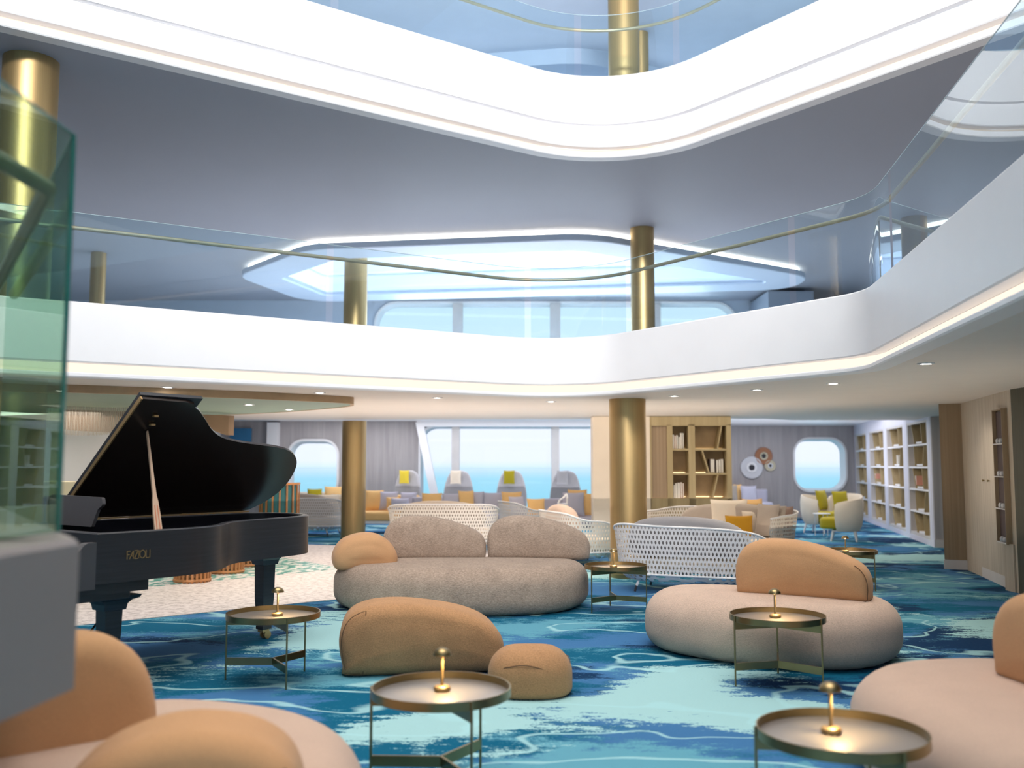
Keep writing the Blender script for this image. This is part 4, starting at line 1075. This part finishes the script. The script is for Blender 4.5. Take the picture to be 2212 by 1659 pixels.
# ================================================================== OAK BOOKCASE (centre)
bc = thing('oak_bookcase', 'oak bookcase built beside the thick brass column, three bays high to the ceiling', 'bookcase', (3.26, 17.4, 0), -.03)
BW = 1.50  # local x from -.75 .. .75, front at y=0, depth .42
bays = [(-.70, -.42, 0), (-.32, -.03, 1), (.09, .66, 2)]
m = MB()
m.box((0, .40, 1.2), (BW, .04, 2.4)); m.box((0, .2, .38), (BW, .4, .76)); m.box((0, .2, 2.31), (BW, .4, .18))
for x0, x1 in ((-.75,-.70), (-.42,-.32), (-.03,.09), (.66,.75)): m.box(((x0+x1)/2, .2, 1.5), (x1-x0, .4, 1.5))
m.box((0, .2, .83), (BW, .4, .14)); m.build('carcass', M['oak'], bc)
MB().box((-.56, .05, 1.56), (.28, .03, 1.32)).build('panel', M['tanwood'], bc)
shz = [.90, 1.345, 1.785]
for x0, x1, k in bays[1:]:
    for z in shz[1:]: MB().box(((x0+x1)/2, .2, z), (x1-x0, .38, .035)).build('shelf', M['oak'], bc)
    MB().box(((x0+x1)/2, .375, 1.56), (x1-x0, .012, 1.32)).build('back_panel', M['shelfback'], bc)
for (xa, za), (xb, zb) in ((((.50),1.80), (.58,2.22)), ((.34,1.36), (.22,1.77)), ((.40,.91), (.50,1.33))):
    MB().bar((xa, .19, za), (xb, .19, zb), .36, .022, (1,0,0)).build('slanted_divider', M['oak'], bc)
for x0, x1, k in bays[1:]:
    for z in shz: MB().box(((x0+x1)/2, .36, z+.02), (x1-x0-.04, .012, .008)).build('shelf_light', M['shelfglow'], bc)
def book(lx, lz, w, h, mat, label, root=None, ly=.12, d=.2, lean=0, grp='books in the oak bookcase', rot=None):
    Mx = root.matrix_basis if root else Matrix()
    t = thing('book', label, 'book', (0,0,0), 0, grp)
    p = Mx @ Vector((lx, ly+d/2, lz)); t.location = p; t.rotation_euler = (0, lean, root.rotation_euler.z if root else 0)
    MB().box((0, 0, h/2), (w, d, h)).build('cover', M[mat], t)
    MB().box((0, -.003, h/2+.0015), (w*.7, d, h*.97)).build('pages', M['bookw'], t)
    return t
bks = [(-.305,.03,.26,'bookw','white'), (-.27,.03,.24,'bookc','coral'), (-.235,.03,.25,'bookw','second white'), (-.195,.028,.22,'bookw','short white'), (-.16,.028,.29,'bookw','tall white'), (-.125,.028,.29,'bookd','tall dark')]
for x, w, h, mt, nm in bks: book(x+.015, 1.803, w, h, mt, '%s book on the top shelf of the narrow bookcase bay' % nm, bc)
for x, w, h, mt, nm in [(-.30,.03,.24,'bookd','dark'), (-.265,.04,.27,'bookw','white'), (-.215,.045,.28,'bookw','second white'), (-.17,.03,.29,'bookr','rust red'), (-.135,.025,.27,'bookr','thin rust red')]:
    book(x+.015, .9, w, h, mt, '%s book on the lowest shelf of the narrow bookcase bay' % nm, bc)
for x, w, h, mt, nm in [(.42,.10,.25,'bookd','thick dark'), (.51,.035,.23,'bookw','white'), (.555,.035,.24,'bookw','second white'), (.60,.035,.25,'bookw','rightmost white')]:
    book(x, 1.363, w, h, mt, '%s book on the middle shelf of the wide bookcase bay' % nm, bc)

# wall discs
for (px, py, rpx, mt, lab) in ((1624,1010,24,'discw','large white wall disc with dark centre'), (1650,985,18.5,'discr','rust brown wall disc with pale ring, upper right of the white one'), (1664,1006,12,'discg','smallest pale gold wall disc')):
    p = ony(px, py, FAR-.06); r = rpx*FAR/2050
    t = thing('wall_disc', lab, 'wall decoration', (p.x, FAR-.002, p.z), 0, 'wall discs')
    o = MB().lathe([(r*.2,0), (r,0), (r,.05), (r*.96,.06), (r*.45,.05)], n=40).build('plate', M[mt], t, True, 40)
    o2 = MB().lathe([(r*.26,.045), (r*.45,.055), (r*.47,.075), (r*.42,.08), (r*.26,.06)], n=32).build('inner_ring', M['white' if mt != 'discr' else 'discg'], t, True, 40)
    o3 = MB().lathe([(r*.26,.045), (r*.25,.07), (.001,.072)], n=28).build('centre', M['dark'], t, True, 40)
    for q in (o, o2, o3): q.rotation_euler = (PI/2, 0, 0)

# ================================================================== LIBRARY SHELVES (right)
wd = Vector((9.9-7.75, 27.5-17.6, 0)); wl = wd.length; wd.normalize(); wnorm = Vector((-wd.y, wd.x, 0))
def shelfunit(label, s0, s1):
    """unit between distances s0..s1 along the library wall; local x along the wall toward us, y into the room"""
    org = Vector((7.75,17.6,0))+wd*((s0+s1)/2)-wnorm*.285
    t = thing('bookshelf_unit', label, 'bookshelf', org, math.atan2(-wd.y, -wd.x), 'white framed bookshelf units')
    w = s1-s0; z0, z1 = .10, 2.36; n = 5; dp = .28
    m = MB()
    for x in (-w/2+.03, w/2-.03): m.box((x, -dp/2 if False else -dp/2, (z0+z1)/2), (.06, dp, z1-z0))
    m.box((0, -dp/2, z1-.02), (w, dp, .04)); m.box((0, -dp/2, z0+.03), (w, dp, .06)); m.build('frame', M['shelfgrey'], t)
    MB().box((0, -.01, (z0+z1)/2), (w, .02, z1-z0)).build('back_panel', M['shelfback'], t)
    hh = (z1-z0-.06)/n
    for k in range(1, n): MB().box((0, -dp/2, z0+.04+hh*k), (w-.1, dp-.01, .035)).build('shelf', M['white'], t)
    for k in range(n):
        zb = z0+.06+hh*k; zt = zb+hh-.04
        for q, (xa, xb) in enumerate(((-.16, -.30+.1*(k % 2)), (.22, .30-.14*((k+1) % 2)))):
            MB().bar((xa*w, -dp/2, zb), (xb*w, -dp/2, zt), dp-.02, .02, (1,0,0)).build('slanted_divider', M['oak'], t)
        MB().box((.05*w, -.16, zb+.025), (.3*w, .2, .03)).build('shelf_tray', M['white'], t)
    return t
# distances chosen so the four bays fill the wall the way the photo shows
def wall_s(px, py):  # floor pixel on the wall base -> distance along the wall
    p = onz(px, py, 0)-Vector((7.75,17.6,0)); return p.dot(wd)
US = [(.30, 2.25), (2.70, 4.75), (5.15, 7.35), (7.9, 10.0)]
UL = ['white bookshelf unit nearest us on the library wall', 'second white bookshelf unit from us on the library wall', 'third white bookshelf unit from us, behind the near tub chair back', 'farthest white bookshelf unit, next to the round-cornered window']
units = [shelfunit(l, a, b) for (a, b), l in zip(US, UL)]
for ui, lx, k, mt, nm in ((0,-.36,2,'bookc','coral'), (0,-.42,2,'bookw','white'), (1,.05,3,'bookw','tall pale'), (1,.12,3,'bookw','pale'), (2,-.45,2,'bookc','coral'), (2,-.52,2,'bookw','white')):
    hh = (2.36-.10-.06)/5
    b = book(lx, .10+.06+hh*k+.045 if False else .10+.0575+hh*k, .04, .25, mt, '%s book on the %s library unit' % (nm, ('nearest', 'second', 'third')[ui]), units[ui], -.25, .13, 0, 'books on the library wall')
# niche with shelves at the right edge
t = thing('niche_shelf', 'narrow dark niche shelf with ornaments at the right edge of the panelled wall', 'shelf', wallpt(1.02, .56), math.atan2(2.13, .51)+PI)
m = MB(); m.box((0,-.012,.80), (.42,.02,1.60)); m.build('back_panel', M['bookd'], t)
for x in (-.215, .215): MB().box((x,-.03,.81), (.012,.07,1.64)).build('side_board', M['tanwood'], t)
MB().box((0,-.03,1.62), (.44,.07,.012)).build('top_board', M['tanwood'], t)
NZ = (0, .41, .80, 1.20)
for z in NZ: MB().box((0, -.035, z), (.42, .07, .014)).build('shelf', M['shelfgrey'], t)
for i, z in enumerate(NZ):
    for j, dx in enumerate((-.07, .07)):
        p = Matrix.Rotation(t.rotation_euler.z, 3, 'Z') @ Vector((dx, -.04, z+.007)) + t.location
        m = MB().lathe([(.012,0), (.024,.004), (.03,.03), (.024,.055), (.012,.064)], n=16, c=(0,0,0)); o = m.build('ornament', M['discw'], None, True, 60); o.location = p
        tag(o, 'small pale round ornament on the %s niche shelf, %s one' % (('lowest', 'second', 'third', 'top')[i], ('nearer', 'farther')[j]), 'ornament', 'ornaments in the niche')

# ================================================================== TUB CHAIRS
def tub(label, x, y, rz):
    t = thing('tub_chair', label, 'chair', (x, y, 0), rz, 'cream and olive tub chairs')
    k = 40; m = MB(); vs = []; fs = []
    prof = [(.30,.20), (.36,.30), (.395,.50), (.40,.68), (.385,.80)]; pin = [(.345,.80), (.34,.68), (.33,.5), (.31,.38)]
    allp = prof+[(.372,.845), (.357,.845)]+pin
    ths = [math.radians(-205+230*i/k) for i in range(k+1)]
    for th in ths:
        f = max(0, min(1, .5-.5*math.sin(th))); sc = .72+.28*f**.8
        for r, z in allp: vs.append((r*math.cos(th), r*math.sin(th)*.95, .2+(z-.2)*sc))
    n = len(allp)
    for i in range(k):
        for j in range(n-1): fs.append((i*n+j, (i+1)*n+j, (i+1)*n+j+1, i*n+j+1))
    fs += [tuple(range(n)), tuple(k*n+j for j in range(n))[::-1]]
    m.add(vs, fs); m.build('shell', M['cream'], t, True, 60)
    m = MB(); pebble(m, [(x_, y_+.13) for x_, y_ in resample(superell(.27, .33, 3), 56)], .24, .46, .05, .07, .02, 5); m.build('seat', M['olive'], t, True, 180)
    m = MB(); m.box((0,0,.205), (.42,.42,.03)); m.build('frame', M['whiteframe'], t)
    for i, j in ((-1,-1), (1,-1), (1,1), (-1,1)): MB().tube([(i*.2, j*.2, .2), (i*.24, j*.24, 0)], [.026,.016], 8).build('leg', M['whiteframe'], t, True)
    return t
tub('cream tub chair with its back to us, near the library shelves', 6.62, 19.1, 1.2)
tub('cream tub chair with olive seat turned toward us, behind the small white table', 6.85, 21.4, -2.3)
tub('cream tub chair farthest back, in the corner by the shelves', 7.75, 22.2, PI-.6)
cushion(1782, 1105, 21.55, .40, .46, 'olive', 'olive cushion on the tub chair turned toward us', .7, zb=.49, tilt=-.25)
cushion(1818, 1085, 22.1, .42, .42, 'olive', 'olive cushion on the farthest tub chair', .3, zb=.49)
t = thing('side_table', 'small white side table between the tub chairs', 'table', (6.62, 20.45, 0))
MB().lathe([(.18,.46), (.18,.478), (.01,.48)], n=28).build('table_top', M['whiteframe'], t, True, 40)
for k in range(3): a = 2*PI*k/3+.4; MB().tube([(.15*math.cos(a), .15*math.sin(a), .46), (.15*math.cos(a), .15*math.sin(a), 0)], .008, 8).build('leg', M['whiteframe'], t, True)

# ================================================================== OUTSIDE
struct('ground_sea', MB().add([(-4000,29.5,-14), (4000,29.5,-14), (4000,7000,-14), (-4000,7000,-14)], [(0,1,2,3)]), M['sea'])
w = bpy.data.worlds.new('sky'); SC.world = w; w.use_nodes = True
nt = w.node_tree; nt.nodes.clear(); o = N(nt, 'ShaderNodeOutputWorld'); bg = N(nt, 'ShaderNodeBackground')
tc = N(nt, 'ShaderNodeTexCoord'); sp = N(nt, 'ShaderNodeSeparateXYZ'); L(nt, tc.outputs['Generated'], sp.inputs[0])
mr = N(nt, 'ShaderNodeMapRange'); mr.inputs['From Min'].default_value = -.06; mr.inputs['From Max'].default_value = .30; L(nt, sp.outputs['Z'], mr.inputs['Value'])
L(nt, ramp(nt, mr.outputs[0], [(0, (.30,.72,.86)), (.14, (.50,.78,.90)), (.18, (.78,.84,.95)), (.26, (.80,.85,.96)), (.6, (.66,.84,.96)), (1, (.62,.80,.96))]), bg.inputs['Color'])
bg.inputs['Strength'].default_value = 1.1; L(nt, bg.outputs[0], o.inputs[0])

# ================================================================== LIGHTS
def arealight(name, loc, rot, sx, sy, e, col=(1,1,1), spread=None):
    ld = bpy.data.lights.new(name, 'AREA'); ld.shape = 'RECTANGLE'; ld.size = sx; ld.size_y = sy; ld.energy = e; ld.color = col
    if spread: ld.spread = spread
    o = bpy.data.objects.new(name, ld); C.objects.link(o); o.location = loc; o.rotation_euler = rot
    return o
arealight('atrium_fill', (-1.3, 3.5, 9.1), (0, 0, 0), 11, 13, 390, (1,.92,.84), 1.15)  # unseen lamp added under the closed roof for light from above
arealight('fascia_fill', (0, -4.8, 8.6), (math.radians(90), 0, 0), 11, .9, 980, (1,.965,.94), 1.32)  # unseen lamp behind the camera, added to whiten the deck fascias
arealight('ring_skylight', (.3, 20.3, 9.1), (0, 0, 0), 8, 4, 900, (.9,.95,1))
arealight('top_deck_wash', (1, 12, 7.2), (PI, 0, 0), 12, 6, 160, (.9,.95,1))
arealight('perimeter_cove_wash', (-1.0, 22.6, 2.62), (0, 0, 0), 9, 3, 130, (.98,.97,1))
arealight('perimeter_cove_wash_right', (6.8, 23.0, 2.62), (0, 0, 0), 4, 6, 110, (.98,.96,1))
arealight('ceiling_fill', (-.5, 15.6, .9), (PI, 0, 0), 9, 4.5, 90, (1,.86,.74))  # no fixture here: upward fill added to lift the lounge ceiling
arealight('ceiling_fill_right', (4.6, 11.0, .6), (PI, 0, 0), 2, 7, 26, (1,.80,.58))  # added lamp without a fixture, warms the ceiling on the right
arealight('perimeter_fill', (-.5, 21.8, 1.0), (PI, 0, 0), 11, 4, 110, (.97,.96,1))  # unseen upward fill added to brighten the raised perimeter ceiling
arealight('perimeter_fill_right', (6.8, 23.5, 1.0), (PI, 0, 0), 4, 5, 50, (.97,.95,1))  # same added fill for the right part of the perimeter ceiling
arealight('lounge_fill', (-.5, 15.8, 2.385), (0, 0, 0), 10, 4, 120, (1,.88,.74))  # soft lamp with no fitting, added to brighten the back seating
arealight('library_fill', (5.6, 18.0, 2.385), (0, 0, 0), 2.5, 4, 50, (1,.88,.74))  # unseen lamp added to lighten the bookcase and library side
arealight('bar_wash', (-7, 13.2, 2.2), (0, 0, 0), 3, 3, 60, (1,.92,.82))
arealight('upper_deck_fill', (-7, 18.5, 3.4), (PI, 0, 0), 9, 9, 75, (.84,.94,1))  # unseen lamp added to lift the second deck ceiling at left
arealight('upper_deck_fill_right', (8.5, 17.5, 3.4), (PI, 0, 0), 7, 9, 55, (.84,.94,1))  # matching added lamp for the second deck ceiling at right
arealight('upper_window_glow', (1, 24.3, 4.6), (math.radians(-80), 0, 0), 8, 2, 220, (.85,.93,1))

ld = bpy.data.lights.new('wall_spot', 'SPOT'); ld.energy = 55; ld.spot_size = 1.1; ld.spot_blend = 1; ld.color = (1,.9,.78); ld.shadow_soft_size = .06
o = bpy.data.objects.new('wall_spot', ld); C.objects.link(o); o.location = (5.1, 12.2, 2.38); o.rotation_euler = Vector((1.1, .3, -1.0)).to_track_quat('-Z', 'Y').to_euler()
SC.view_settings.view_transform = 'Standard'
SC.view_settings.look = 'None'
SC.view_settings.exposure = 0.1
SC.cycles.use_denoising = True
SC.cycles.use_adaptive_sampling = True; SC.cycles.adaptive_threshold = .12; SC.cycles.adaptive_min_samples = 20
SC.cycles.max_bounces = 8; SC.cycles.diffuse_bounces = 4; SC.cycles.glossy_bounces = 3; SC.cycles.transparent_max_bounces = 20; SC.cycles.transmission_bounces = 4
SC.cycles.caustics_reflective = False; SC.cycles.caustics_refractive = False
SC.cycles.sample_clamp_indirect = 6
